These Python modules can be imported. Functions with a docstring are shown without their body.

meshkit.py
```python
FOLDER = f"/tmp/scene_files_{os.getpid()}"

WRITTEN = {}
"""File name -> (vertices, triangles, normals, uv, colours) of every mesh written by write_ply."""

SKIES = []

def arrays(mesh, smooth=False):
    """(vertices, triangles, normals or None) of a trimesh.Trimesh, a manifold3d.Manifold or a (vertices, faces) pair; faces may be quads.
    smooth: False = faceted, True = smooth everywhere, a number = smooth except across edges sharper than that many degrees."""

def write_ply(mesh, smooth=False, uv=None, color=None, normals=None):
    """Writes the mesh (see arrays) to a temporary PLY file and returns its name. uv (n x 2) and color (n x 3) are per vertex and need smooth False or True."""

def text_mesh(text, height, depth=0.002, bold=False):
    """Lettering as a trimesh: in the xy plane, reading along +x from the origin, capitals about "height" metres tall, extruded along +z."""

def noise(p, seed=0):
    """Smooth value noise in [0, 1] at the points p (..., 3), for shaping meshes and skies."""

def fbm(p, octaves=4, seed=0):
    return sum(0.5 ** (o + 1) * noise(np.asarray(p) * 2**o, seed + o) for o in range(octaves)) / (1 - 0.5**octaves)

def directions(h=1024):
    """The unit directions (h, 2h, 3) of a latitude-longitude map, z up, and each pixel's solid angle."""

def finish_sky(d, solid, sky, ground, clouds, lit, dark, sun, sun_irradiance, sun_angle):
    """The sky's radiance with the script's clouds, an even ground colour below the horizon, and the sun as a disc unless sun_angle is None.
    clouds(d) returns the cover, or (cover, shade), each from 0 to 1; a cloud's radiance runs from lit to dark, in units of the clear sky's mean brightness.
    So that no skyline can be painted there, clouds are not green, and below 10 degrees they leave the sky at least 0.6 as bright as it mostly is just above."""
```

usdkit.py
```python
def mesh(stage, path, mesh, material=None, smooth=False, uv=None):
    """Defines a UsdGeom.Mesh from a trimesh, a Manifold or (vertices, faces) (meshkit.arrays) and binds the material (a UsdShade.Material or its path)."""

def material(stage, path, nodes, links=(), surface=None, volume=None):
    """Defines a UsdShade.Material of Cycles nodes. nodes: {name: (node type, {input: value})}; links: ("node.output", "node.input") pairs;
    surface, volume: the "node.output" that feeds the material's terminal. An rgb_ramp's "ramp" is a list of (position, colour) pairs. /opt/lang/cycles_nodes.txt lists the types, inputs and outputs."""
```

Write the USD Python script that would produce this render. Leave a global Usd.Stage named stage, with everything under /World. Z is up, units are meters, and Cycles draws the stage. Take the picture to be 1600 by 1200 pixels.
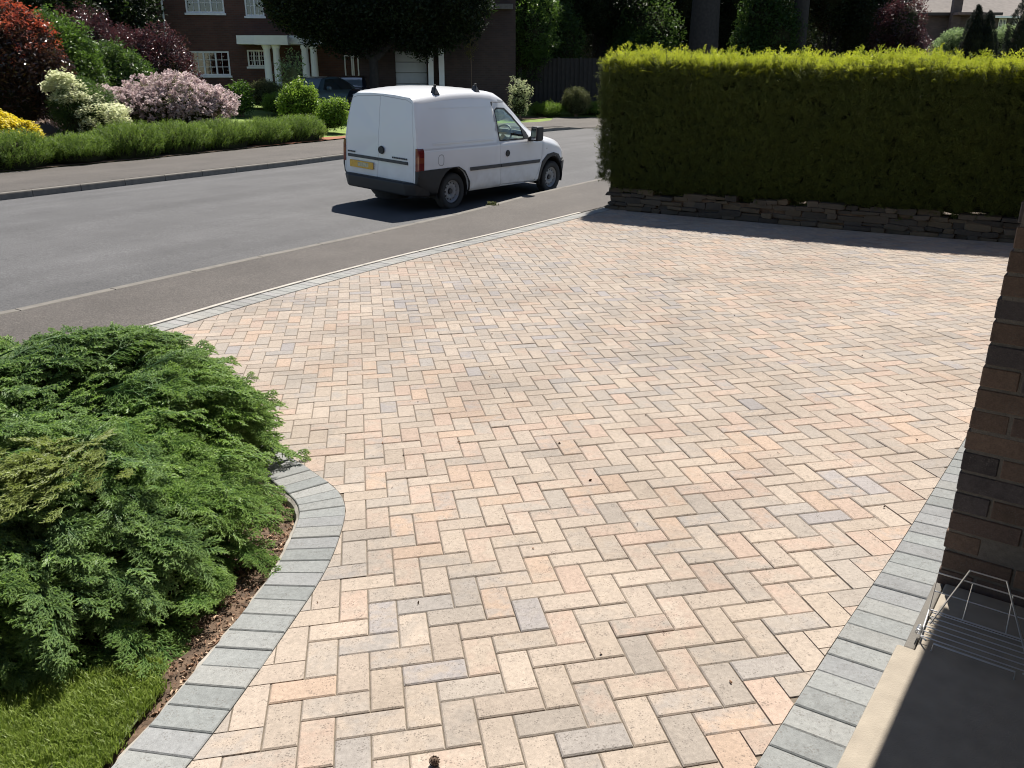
import math
import numpy as np, trimesh, manifold3d, shapely
from shapely.geometry import Polygon, LineString, Point, box as sbox
from shapely.ops import triangulate
from scipy.spatial.transform import Rotation
from scipy.spatial import cKDTree
from pxr import Usd, UsdGeom, UsdLux, UsdShade, Sdf, Gf, Vt
import usdkit, meshkit
from meshkit import noise, fbm

stage = Usd.Stage.CreateInMemory()
UsdGeom.SetStageUpAxis(stage, UsdGeom.Tokens.z)
UsdGeom.SetStageMetersPerUnit(stage, 1.0)
UsdGeom.Xform.Define(stage, '/World')
UsdGeom.Scope.Define(stage, '/World/Looks')

# ---- camera, sky, sun, exposure -------------------------------------------------
EYE = np.array([0.0, 0.0, 1.75])
PITCH = math.radians(20.0)
cam = UsdGeom.Camera.Define(stage, '/World/camera')
cam.AddTranslateOp().Set(Gf.Vec3d(*EYE))
cam.AddRotateXOp().Set(90.0 - 20.0)
cam.CreateHorizontalApertureAttr(36.0)
cam.CreateVerticalApertureAttr(27.0)
cam.CreateFocalLengthAttr(36.0 * 1330.0 / 1600.0)
cam.CreateClippingRangeAttr(Gf.Vec2f(0.05, 2000.0))
cam.CreateExposureAttr(0.97)

SUN_EL, SUN_AZ = math.radians(59.8), math.radians(15.7)
SUN = np.array([math.sin(SUN_AZ) * math.cos(SUN_EL), math.cos(SUN_AZ) * math.cos(SUN_EL), math.sin(SUN_EL)])
sky = UsdLux.DomeLight.Define(stage, '/World/sky')
skym = usdkit.material(stage, '/World/Looks/sky', {
    's': ('sky_texture', {'sky_type': 'single_scattering', 'sun_disc': False, 'sun_elevation': SUN_EL, 'sun_rotation': SUN_AZ, 'altitude': 100.0, 'aerosol_density': .35}),
    'b': ('background_shader', {'strength': 0.05})}, [('s.color', 'b.color')], surface='b.background')
UsdShade.MaterialBindingAPI.Apply(sky.GetPrim()).Bind(skym)
sky.GetPrim().SetCustomDataByKey('kind', 'structure')
sun = UsdLux.DistantLight.Define(stage, '/World/sun')
sun.CreateIntensityAttr(1.25)
sun.CreateAngleAttr(0.5)
sun.CreateNormalizeAttr(True)
sun.CreateColorAttr(Gf.Vec3f(1.0, 0.94, 0.86))
sun.AddRotateXYZOp().Set(Gf.Vec3f(90 - math.degrees(SUN_EL), 0, 180 - math.degrees(SUN_AZ)))

# ---- helpers -------------------------------------------------------------------------
_taken = {}


def numbered(parent, name):
    k = _taken.get((parent, name), 0)
    _taken[(parent, name)] = k + 1
    return name if k == 0 else f'{name}_{k:03d}'


def ppath(parent):
    return '/World' if parent is None else str(parent.GetPath())


def obj(name, mesh, mat, parent=None, smooth=False, tone=None, tone2=None):
    """one Mesh prim under parent (or /World)"""
    p = ppath(parent)
    path = f'{p}/{numbered(p, name)}'
    m = usdkit.mesh(stage, path, mesh, M[mat], smooth)
    for key, val in (('tone', tone), ('tone2', tone2)):
        if val is not None:
            val = np.asarray(val, np.float32)
            pv = UsdGeom.PrimvarsAPI(m)
            if val.ndim == 1:
                val = np.tile(val, (len(m.GetPointsAttr().Get()), 1))
            pv.CreatePrimvar(key, Sdf.ValueTypeNames.Color3fArray, 'vertex').Set(Vt.Vec3fArray.FromNumpy(val))
    return m.GetPrim()


def thing(name, label=None, cat=None, loc=(0, 0, 0), rotz=0.0, group=None, kind=None, R=None):
    path = '/World/' + numbered('/World', name)
    x = UsdGeom.Xform.Define(stage, path)
    if R is not None:
        m = np.eye(4); m[:3, :3] = R; m[:3, 3] = loc
        x.AddTransformOp().Set(Gf.Matrix4d(*m.T.ravel().tolist()))
    else:
        x.AddTranslateOp().Set(Gf.Vec3d(*map(float, loc)))
        if rotz:
            x.AddRotateZOp().Set(float(rotz))
    return tag(x.GetPrim(), label, cat, group, kind)


def tag(p, label=None, cat=None, group=None, kind=None):
    for k, v in (('label', label), ('category', cat), ('group', group), ('kind', kind)):
        if v:
            p.SetCustomDataByKey(k, v)
    return p


def group_part(name, parent):
    p = ppath(parent)
    return UsdGeom.Xform.Define(stage, f'{p}/{numbered(p, name)}').GetPrim()


def scatter(name, protos, P, R, S, idx, parent, kind=None):
    """PointInstancer part: protos is a list of (mesh, material)"""
    p = ppath(parent)
    path = f'{p}/{numbered(p, name)}'
    pi = UsdGeom.PointInstancer.Define(stage, path)
    targets = []
    for i, (me, mat, *tip) in enumerate(protos):
        m = usdkit.mesh(stage, f'{path}/variant_{i:03d}', me, M[mat])
        if tip:
            UsdGeom.PrimvarsAPI(m).CreatePrimvar('tip', Sdf.ValueTypeNames.FloatArray, 'vertex').Set(Vt.FloatArray.FromNumpy(np.asarray(tip[0], np.float32)))
        targets.append(f'{path}/variant_{i:03d}')
    rel = pi.CreatePrototypesRel()
    for t in targets:
        rel.AddTarget(t)
    n = len(P)
    pi.CreatePositionsAttr(Vt.Vec3fArray.FromNumpy(np.asarray(P, np.float32)))
    q = Rotation.from_matrix(R).as_quat().astype(np.float16)
    pi.CreateOrientationsAttr(Vt.QuathArray([Gf.Quath(float(a[3]), float(a[0]), float(a[1]), float(a[2])) for a in q]))
    S = np.asarray(S, np.float32)
    if S.ndim == 1:
        S = np.repeat(S[:, None], 3, 1)
    pi.CreateScalesAttr(Vt.Vec3fArray.FromNumpy(S))
    pi.CreateProtoIndicesAttr(Vt.IntArray.FromNumpy(np.asarray(idx, np.int32)))
    if kind:
        pi.GetPrim().SetCustomDataByKey('kind', kind)
    return pi.GetPrim()


class MB:
    """collects vertices and faces into one mesh"""
    def __init__(self):
        self.v, self.f, self.n, self.c = [], [], 0, []

    def add(self, v, f, col=None):
        v, f = np.asarray(v, float), np.asarray(f, int)
        if f.shape[1] == 4:
            f = np.vstack([f[:, [0, 1, 2]], f[:, [0, 2, 3]]])
        self.v.append(v); self.f.append(f + self.n); self.n += len(v)
        if col is not None:
            self.c.append(np.tile(np.asarray(col, float), (len(v), 1)))
        return self

    def tm(self, t):
        return self.add(t.vertices, t.faces)

    def box(self, lo, hi):
        lo, hi = np.array(lo, float), np.array(hi, float)
        b = trimesh.creation.box(hi - lo); b.apply_translation((lo + hi) / 2)
        return self.tm(b)

    def tube(self, pts, rad, k=6, cap=True):
        v, f = tube(pts, rad, k, cap)
        return self.add(v, f)

    def get(self):
        return np.vstack(self.v), np.vstack(self.f)

    def tones(self):
        return np.vstack(self.c)


def tube(pts, rad, k=6, cap=True):
    pts = np.asarray(pts, float); n = len(pts)
    rad = np.broadcast_to(np.asarray(rad, float), (n,))
    T = np.gradient(pts, axis=0); T /= np.maximum(np.linalg.norm(T, axis=1, keepdims=True), 1e-9)
    up = np.array([0, 0, 1.0]) if abs(T[0, 2]) < 0.9 else np.array([1.0, 0, 0])
    N = np.zeros_like(pts); x = np.cross(up, T[0]); x /= np.linalg.norm(x)
    for i in range(n):
        x = x - T[i] * (x @ T[i]); x /= max(np.linalg.norm(x), 1e-9); N[i] = x
    B = np.cross(T, N)
    a = np.arange(k) / k * 2 * np.pi
    v = (pts[:, None] + rad[:, None, None] * (np.cos(a)[None, :, None] * N[:, None] + np.sin(a)[None, :, None] * B[:, None])).reshape(-1, 3)
    f = []
    for i in range(n - 1):
        for j in range(k):
            f.append([i * k + j, i * k + (j + 1) % k, (i + 1) * k + (j + 1) % k, (i + 1) * k + j])
    f = np.array(f); f = np.vstack([f[:, [0, 1, 2]], f[:, [0, 2, 3]]])
    if cap:
        c0, c1 = len(v), len(v) + 1
        v = np.vstack([v, pts[0], pts[-1]])
        e = [[c0, (j + 1) % k, j] for j in range(k)] + [[c1, (n - 1) * k + j, (n - 1) * k + (j + 1) % k] for j in range(k)]
        f = np.vstack([f, e])
    return v, f


def rbox(lo, hi, r=0.01, seg=2):
    """box with rounded edges (manifold hull of spheres)"""
    lo, hi = np.array(lo, float), np.array(hi, float)
    r = min(r, (hi - lo).min() / 2 * 0.98)
    s = manifold3d.Manifold.sphere(r, 4 * seg)
    pts = [s.translate([x, y, z]) for x in (lo[0] + r, hi[0] - r) for y in (lo[1] + r, hi[1] - r) for z in (lo[2] + r, hi[2] - r)]
    return manifold3d.Manifold.batch_hull(pts)


def man(v, f):
    f = np.asarray(f)
    if f.shape[1] == 4:
        f = np.vstack([f[:, [0, 1, 2]], f[:, [0, 2, 3]]])
    t = trimesh.Trimesh(np.asarray(v, float), f, process=True)
    if t.volume < 0:
        t.invert()
    return manifold3d.Manifold(manifold3d.Mesh(np.asarray(t.vertices, np.float32), np.asarray(t.faces, np.uint32)))


def mesh_of(m):
    k = m.to_mesh()
    return np.array(k.vert_properties[:, :3], float), np.array(k.tri_verts, int)


def basis(fwd, up=(0, 0, 1)):
    """rotation matrices whose local +x is fwd and +z near up"""
    f = np.atleast_2d(fwd).astype(float); f /= np.linalg.norm(f, axis=1, keepdims=True)
    u = np.broadcast_to(np.asarray(up, float), f.shape)
    y = np.cross(u, f); y /= np.maximum(np.linalg.norm(y, axis=1, keepdims=True), 1e-6)
    z = np.cross(f, y)
    return np.stack([f, y, z], -1)


def rand_rot(n, rng, tilt=0.5):
    e = np.stack([rng.normal(0, tilt, n), rng.normal(0, tilt, n), rng.uniform(0, 2 * np.pi, n)], 1)
    return Rotation.from_euler('xyz', e).as_matrix()


# pixel of the photograph -> place at depth y (only for laying things out)
def W(u, v, y):
    a, b = (u - 800) / 1330.0, (600 - v) / 1330.0
    d = np.array([a, math.cos(PITCH) + b * math.sin(PITCH), -math.sin(PITCH) + b * math.cos(PITCH)])
    return EYE + d * (y / d[1])


def smooth(t):
    t = np.clip(t, 0, 1)
    return t * t * (3 - 2 * t)


# ---- the lie of the land ------------------------------------------------------------------------
def S(x, y):
    """height of the driveway: falls away from the house, flattens to the pavement"""
    return -.195 + .0489 * np.logaddexp(0, (.13442 + .035796 * np.asarray(x) - .055358 * np.asarray(y) + .195) / .0489)


NEAR_K = np.array([(-40, -33.5), (-10, -15.1), (0, -8.95), (7.2, -4.47), (9.5, -3.0), (11, -1.98), (13, -.72), (15, .32), (17.5, 1.86), (22, 4.7), (25, 7.6), (27, 11.5), (29, 19), (31, 32), (34, 60), (60, 200), (120, 400)])
FAR_K = np.array([(-40, -40.5), (-10, -23.6), (0, -17.8), (8, -13.0), (14.77, -8.77), (20.6, -5.2), (27, -1.85), (33, 1.05), (34.3, 1.95), (35.2, 2.95), (35.9, 4.4), (36.6, 7.0), (37.6, 12), (40, 26), (45, 55), (60, 140), (120, 330)])
nk = lambda y: np.interp(y, NEAR_K[:, 0], NEAR_K[:, 1])
fk = lambda y: np.interp(y, FAR_K[:, 0], FAR_K[:, 1])
ROAD_Z = -.285


_fy = np.unique(np.r_[np.arange(-40, 33, .5), np.arange(33, 46, .05), np.arange(46, 120, 1.0)])
_ft = cKDTree(np.c_[fk(_fy), _fy])


def far_s(x, y):
    x, y = np.broadcast_arrays(np.asarray(x, float), np.asarray(y, float))
    d = _ft.query(np.stack([x, y], -1))[0]
    return d * np.where(fk(y) - x >= 0, 1, -1)



def zfar(x, y):
    s = far_s(x, y)
    z = -.165 + .03 * np.clip(s / 3, 0, 1) + .82 * smooth((s - 3.0) / 14.0)
    return z
# ---- materials -------------------------------------------------------------------------------------
M = {}


def mk(name, nodes, links, surface='p.BSDF'):
    M[name] = usdkit.material(stage, '/World/Looks/' + name, nodes, links, surface=surface)


def plain(name, col, rough=0.6, metal=0.0, var=0.12, scale=6.0, bump=0.0, bscale=40.0, spec=0.5, coat=0.0):
    """one colour with soft procedural unevenness"""
    c = np.array(col)
    nodes = {'g': ('geometry', {}), 'n': ('noise_texture', {'scale': scale, 'detail': 4.0}),
             'r': ('rgb_ramp', {'ramp': [(0.25, tuple(c * (1 - var))), (0.75, tuple(np.minimum(c * (1 + var), 1)))]}),
             'p': ('principled_bsdf', {'roughness': rough, 'metallic': metal, 'specular_ior_level': spec, 'coat_weight': coat})}
    links = [('g.position', 'n.vector'), ('n.fac', 'r.fac'), ('r.color', 'p.base_color')]
    if bump:
        nodes['n2'] = ('noise_texture', {'scale': bscale, 'detail': 3.0})
        nodes['b'] = ('bump', {'strength': bump, 'distance': 0.01})
        links += [('g.position', 'n2.vector'), ('n2.fac', 'b.height'), ('b.normal', 'p.normal')]
    mk(name, nodes, links)


def toned(name, rough=0.85, pit=0.5, pitscale=120.0, grain=420.0, stain=True):
    """colour from the piece's own tone, mixed within the piece towards tone2, with pits, grain and worn stains"""
    nodes = {
        'g': ('geometry', {}),
        't': ('attribute', {'attribute': 'tone'}), 't2': ('attribute', {'attribute': 'tone2'}),
        'n1': ('noise_texture', {'scale': 15.0, 'detail': 4.0, 'roughness': .6}),
        'm1': ('map_range', {'from_min': .42, 'from_max': .62, 'clamp': True}),
        'mx': ('mix_color', {}),
        'n2': ('noise_texture', {'scale': grain, 'detail': 2.0}),
        'm2': ('map_range', {'from_min': .25, 'from_max': .75, 'to_min': .84, 'to_max': 1.12}),
        'mu': ('mix', {'mix_type': 'multiply', 'fac': 1.0}),
        'v': ('voronoi_texture', {'scale': pitscale}),
        'n3': ('noise_texture', {'scale': 26.0, 'detail': 2.0}),
        'm4': ('map_range', {'from_min': .32, 'from_max': .70, 'to_min': .03, 'to_max': .40, 'clamp': True}),
        'lt': ('math', {'math_type': 'less_than'}),
        'pf': ('math', {'math_type': 'multiply', 'value2': pit}),
        'pm': ('mix', {'mix_type': 'mix', 'color2': (.12, .1, .085)}),
        'n5': ('noise_texture', {'scale': 70.0, 'detail': 3.0, 'roughness': .6}),
        'm6': ('map_range', {'from_min': .3, 'from_max': .7, 'to_min': .86, 'to_max': 1.12}),
        'mv': ('mix', {'mix_type': 'multiply', 'fac': 1.0}),
        'n4': ('noise_texture', {'scale': 1.1, 'detail': 5.0, 'roughness': .62}),
        'm5': ('map_range', {'from_min': .34, 'from_max': .56, 'to_min': .84 if stain else .90, 'to_max': 1.0, 'clamp': True}),
        'ms': ('mix', {'mix_type': 'multiply', 'fac': 1.0}),
        'bp': ('bump', {'strength': .35, 'distance': .004}),
        'p': ('principled_bsdf', {'roughness': rough, 'specular_ior_level': .35, 'diffuse_roughness': .6})}
    links = [('g.position', 'n1.vector'), ('g.position', 'n2.vector'), ('g.position', 'v.vector'), ('g.position', 'n3.vector'), ('g.position', 'n4.vector'),
             ('n1.fac', 'm1.value'), ('m1.result', 'mx.fac'), ('t.color', 'mx.a'), ('t2.color', 'mx.b'),
             ('n2.fac', 'm2.value'), ('mx.result', 'mu.color1'), ('m2.result', 'mu.color2'),
             ('n3.fac', 'm4.value'), ('v.distance', 'lt.value1'), ('m4.result', 'lt.value2'), ('lt.value', 'pf.value1'),
             ('pf.value', 'pm.fac'), ('mu.color', 'pm.color1'), ('n4.fac', 'm5.value'), ('g.position', 'n5.vector'), ('n5.fac', 'm6.value'), ('pm.color', 'mv.color1'), ('m6.result', 'mv.color2'), ('mv.color', 'ms.color1'), ('m5.result', 'ms.color2'),
             ('ms.color', 'p.base_color'), ('n2.fac', 'bp.height'), ('bp.normal', 'p.normal')]
    mk(name, nodes, links)


def leaf(name, c1, c2, trans=0.35, rough=0.5, tcol=None, spec=0.4, dead=None):
    """leaf colour varied from clump to clump and over the plant, light passing through"""
    t = tcol or tuple(min(1, x * 1.5) for x in c2)
    ramp = [(0.2, c1), (0.8, c2)] if dead is None else [(0.0, dead), (0.12, c1), (0.85, c2)]
    nodes = {'o': ('object_info', {}), 'g': ('geometry', {}), 'n': ('noise_texture', {'scale': 2.3, 'detail': 3.0}),
             'mm': ('mix_float', {'fac': .55}), 'r': ('rgb_ramp', {'ramp': ramp}),
             'p': ('principled_bsdf', {'roughness': rough, 'specular_ior_level': spec}),
             'tc': ('mix', {'mix_type': 'multiply', 'fac': 1.0, 'color2': tuple(min(3, a / max(b, .01)) for a, b in zip(t, c2))}),
             'tr': ('translucent_bsdf', {}), 'mix': ('mix_closure', {'fac': trans})}
    links = [('g.position', 'n.vector'), ('n.fac', 'mm.a'), ('o.random', 'mm.b'), ('mm.result', 'r.fac'), ('r.color', 'p.base_color'),
             ('r.color', 'tc.color1'), ('tc.color', 'tr.color'), ('p.BSDF', 'mix.closure1'), ('tr.BSDF', 'mix.closure2')]
    mk(name, nodes, links, 'mix.closure')


def asphalt(name, base, scale=1.0, light=(0.2, 0.195, 0.185), track=0.12):
    b = np.array(base)
    nodes = {'g': ('geometry', {}),
             'mp': ('mapping', {'rotation': (0, 0, math.radians(-58.5)), 'scale': (1, 1, 1)}),
             'mq': ('mapping', {'scale': (.09, 1.5, 1)}),
             'n0': ('noise_texture', {'scale': 1.0, 'detail': 4.0}),
             'm0': ('map_range', {'from_min': .3, 'from_max': .7, 'to_min': 1 - track, 'to_max': 1 + track}),
             'n1': ('noise_texture', {'scale': 95.0 / scale, 'detail': 5.0, 'roughness': .75}),
             'r1': ('rgb_ramp', {'ramp': [(.3, tuple(b * .4)), (.5, tuple(b)), (.7, tuple(b * 1.9))]}),
             'v': ('voronoi_texture', {'scale': 75.0 / scale}),
             'lt': ('math', {'math_type': 'less_than', 'value2': .16}), 'lf': ('math', {'math_type': 'multiply', 'value2': .55}),
             'mx': ('mix', {'mix_type': 'mix', 'color2': light}),
             'n2': ('noise_texture', {'scale': .9, 'detail': 8.0, 'roughness': .68}),
             'm2': ('map_range', {'from_min': .3, 'from_max': .7, 'to_min': .82, 'to_max': 1.16}),
             'a': ('mix', {'mix_type': 'multiply', 'fac': 1.0}), 'b': ('mix', {'mix_type': 'multiply', 'fac': 1.0}),
             'bp': ('bump', {'strength': .6, 'distance': .006}),
             'p': ('principled_bsdf', {'roughness': .82, 'specular_ior_level': .35})}
    links = [('g.position', 'mp.vector'), ('mp.vector', 'mq.vector'), ('mq.vector', 'n0.vector'), ('n0.fac', 'm0.value'),
             ('g.position', 'n1.vector'), ('n1.fac', 'r1.fac'), ('g.position', 'v.vector'), ('v.distance', 'lt.value1'), ('lt.value', 'lf.value1'), ('lf.value', 'mx.fac'),
             ('r1.color', 'mx.color1'), ('g.position', 'n2.vector'), ('n2.fac', 'm2.value'), ('mx.color', 'a.color1'), ('m2.result', 'a.color2'),
             ('a.color', 'b.color1'), ('m0.result', 'b.color2'), ('b.color', 'p.base_color'), ('n1.fac', 'bp.height'), ('bp.normal', 'p.normal')]
    mk(name, nodes, links)


def brickwall(name, c1, c2, mortar=(.3, .27, .24)):
    nodes = {'t': ('texture_coordinate', {}), 's': ('separate_xyz', {}), 'ad': ('math', {'math_type': 'add'}), 'c': ('combine_xyz', {}),
             'b': ('brick_texture', {'scale': 1.0, 'brick_width': .225, 'row_height': .075, 'mortar_size': .006, 'color1': c1, 'color2': c2, 'mortar': mortar}),
             'n': ('noise_texture', {'scale': 1.2, 'detail': 4.0}), 'm': ('map_range', {'from_min': .3, 'from_max': .7, 'to_min': .8, 'to_max': 1.15}),
             'x': ('mix', {'mix_type': 'multiply', 'fac': 1.0}), 'bp': ('bump', {'strength': .5, 'distance': .008, 'invert': True}),
             'p': ('principled_bsdf', {'roughness': .9})}
    links = [('t.object', 's.vector'), ('s.x', 'ad.value1'), ('s.y', 'ad.value2'), ('ad.value', 'c.x'), ('s.z', 'c.y'), ('c.vector', 'b.vector'),
             ('t.object', 'n.vector'), ('n.fac', 'm.value'), ('b.color', 'x.color1'), ('m.result', 'x.color2'), ('x.color', 'p.base_color'), ('b.fac', 'bp.height'), ('bp.normal', 'p.normal')]
    mk(name, nodes, links)


toned('paver', rough=.9, pit=.52)
toned('grey_block', rough=.88, pit=.4, stain=False)
toned('stone', rough=.9, pit=.25, pitscale=60.0, grain=90.0, stain=False)
toned('wall_brick', rough=.92, pit=.45, pitscale=140.0, grain=200.0, stain=False)
asphalt('road_asphalt', (.066, .066, .068), 1.6, track=.17)
asphalt('path_asphalt', (.063, .056, .0505), 1.4, track=.13)
plain('joint_sand', (.115, .095, .072), .95, var=.3, scale=40, bump=.3)
plain('kerb_concrete', (.125, .116, .102), .9, var=.2, scale=9, bump=.25, bscale=150)
plain('pale_concrete', (.33, .31, .275), .9, var=.15, scale=12, bump=.2, bscale=200)
plain('step_stone', (.27, .237, .19), .9, var=.14, scale=14, bump=.3, bscale=260)
plain('step_dark', (.11, .11, .115), .75, var=.2, scale=7, bump=.15, bscale=90)
plain('mortar', (.115, .097, .08), .95, var=.2, scale=60, bump=.4, bscale=200)
plain('soil', (.092, .060, .038), .95, var=.55, scale=22, bump=.8, bscale=70)
plain('red_soil', (.22, .085, .045), .95, var=.35, scale=5)
plain('bark_chip', (.20, .12, .075), .9, var=.45, scale=31)
plain('bark_chip_pale', (.40, .29, .2), .9, var=.3, scale=31)
plain('turf', (.055, .075, .02), .95, var=.4, scale=9)
plain('far_lawn', (.13, .19, .032), .95, var=.28, scale=2.2, bump=.5, bscale=30)
plain('earth', (.09, .065, .045), .95, var=.35, scale=2)
plain('trunk_bark', (.024, .020, .017), .95, var=.4, scale=9, bump=.9, bscale=14)
plain('twig', (.13, .085, .06), .9, var=.3, scale=30)
plain('pale_twig', (.36, .28, .2), .9, var=.25, scale=30)
plain('inner_growth', (.02, .022, .01), 1.0, var=.4, scale=8, bump=1.0, bscale=18, spec=.1)  # dark stand-in for the shade deep inside foliage
plain('steel_wire', (.62, .62, .62), .32, metal=.85, var=.06)
plain('white_paint', (.78, .78, .77), .55, var=.04)
mk('van_paint', {'g': ('geometry', {}), 's': ('separate_xyz', {}), 'mz': ('map_range', {'from_min': -.05, 'from_max': .55, 'to_min': 1.0, 'to_max': 0.06, 'clamp': True}),
                 'n': ('noise_texture', {'scale': 5.0, 'detail': 6.0, 'roughness': .65}), 'mn': ('map_range', {'from_min': .35, 'from_max': .75, 'clamp': True}),
                 'm': ('math', {'math_type': 'multiply'}), 'h': ('math', {'math_type': 'multiply', 'value2': .55}),
                 'x': ('mix', {'mix_type': 'mix', 'color1': (.66, .675, .695), 'color2': (.36, .34, .31)}),
                 'p': ('principled_bsdf', {'roughness': .3, 'coat_weight': .5})},
   [('g.position', 's.vector'), ('s.z', 'mz.value'), ('g.position', 'n.vector'), ('n.fac', 'mn.value'), ('mz.result', 'm.value1'), ('mn.result', 'm.value2'), ('m.value', 'h.value1'), ('h.value', 'x.fac'), ('x.color', 'p.base_color')])
plain('black_plastic', (.011, .012, .014), .55, var=.2, scale=20)
plain('dark_trim', (.035, .037, .042), .5, var=.15)
plain('tyre_rubber', (.02, .02, .02), .85, var=.2, scale=30)
plain('wheel_trim', (.24, .25, .265), .42, metal=.2, var=.06)
plain('under_black', (.012, .012, .013), .9)
plain('seat_cloth', (.06, .065, .075), .9, var=.2, scale=40)
plain('plate_yellow', (.62, .36, .05), .45, var=.12, scale=30)
plain('plate_blur', (.42, .38, .24), .5, var=.35, scale=26)
plain('lamp_red', (.11, .010, .010), .2, coat=.8, var=.1)
plain('lamp_amber', (.16, .035, .015), .2, coat=.8, var=.1)
plain('lamp_clear', (.6, .6, .6), .15, coat=.8)
plain('chrome', (.7, .7, .7), .12, metal=1.0, var=.02)
plain('car_paint_dark', (.02, .025, .035), .2, coat=.8, var=.05)
plain('car_paint_teal', (.06, .09, .10), .2, coat=.8, var=.05)
plain('roof_tile', (.145, .128, .115), .9, var=.2, scale=3)
plain('roof_tile_brown', (.13, .095, .08), .9, var=.25, scale=3)
plain('fence_wood', (.020, .016, .013), .9, var=.3, scale=6)
plain('garage_door', (.42, .44, .46), .55, var=.05)
plain('dark_wood', (.03, .02, .015), .5)
plain('cone_brown', (.07, .045, .03), .9, var=.4, scale=60)
brickwall('house_brick', (.085, .038, .027), (.115, .05, .034), (.085, .07, .06))
brickwall('garage_brick', (.040, .026, .022), (.055, .034, .028), (.05, .042, .038))
brickwall('far_brick', (.065, .048, .042), (.09, .065, .055), (.08, .07, .062))
brickwall('porch_brick', (.115, .062, .048), (.16, .085, .062), (.2, .17, .15))


def glass(name, tint, f0=.04):
    mk(name, {'t': ('transparent_bsdf', {'color': tint}), 'g': ('glossy_bsdf', {'color': (1, 1, 1), 'roughness': .02}), 'f': ('layer_weight', {'blend': .5}),
              'pw': ('math', {'math_type': 'power', 'value2': 4.0}), 'sc': ('math', {'math_type': 'multiply_add', 'value2': .8, 'value3': f0}),
              'm': ('mix_closure', {})}, [('f.facing', 'pw.value1'), ('pw.value', 'sc.value1'), ('sc.value', 'm.fac'), ('t.BSDF', 'm.closure1'), ('g.BSDF', 'm.closure2')], 'm.closure')


glass('car_glass', (.90, .96, .93))
glass('house_glass', (.5, .55, .57), .10)



def cord_leaf(name, c0, c1, tip, trans=.3, rough=.5):
    """scale-leaved shoots: older wood dark, this year's tips pale"""
    nodes = {'o': ('object_info', {}), 'g': ('geometry', {}), 'n': ('noise_texture', {'scale': 3.0, 'detail': 3.0}), 'a': ('attribute', {'attribute': 'tip'}),
             'mm': ('mix_float', {'fac': .5}), 'r': ('rgb_ramp', {'ramp': [(.25, c0), (.8, c1)]}),
             'pw': ('math', {'math_type': 'power', 'value2': 1.7}), 'mx': ('mix_color', {'b': tip}), 'tc': ('mix', {'mix_type': 'multiply', 'fac': 1.0, 'color2': (1.6, 1.7, .9)}),
             'p': ('principled_bsdf', {'roughness': rough, 'specular_ior_level': .45}), 'tr': ('translucent_bsdf', {}), 'mix': ('mix_closure', {'fac': trans})}
    mk(name, nodes, [('g.position', 'n.vector'), ('n.fac', 'mm.a'), ('o.random', 'mm.b'), ('mm.result', 'r.fac'), ('a.fac', 'pw.value1'), ('pw.value', 'mx.fac'), ('r.color', 'mx.a'),
                     ('mx.result', 'p.base_color'), ('mx.result', 'tc.color1'), ('tc.color', 'tr.color'), ('p.BSDF', 'mix.closure1'), ('tr.BSDF', 'mix.closure2')], 'mix.closure')


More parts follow.
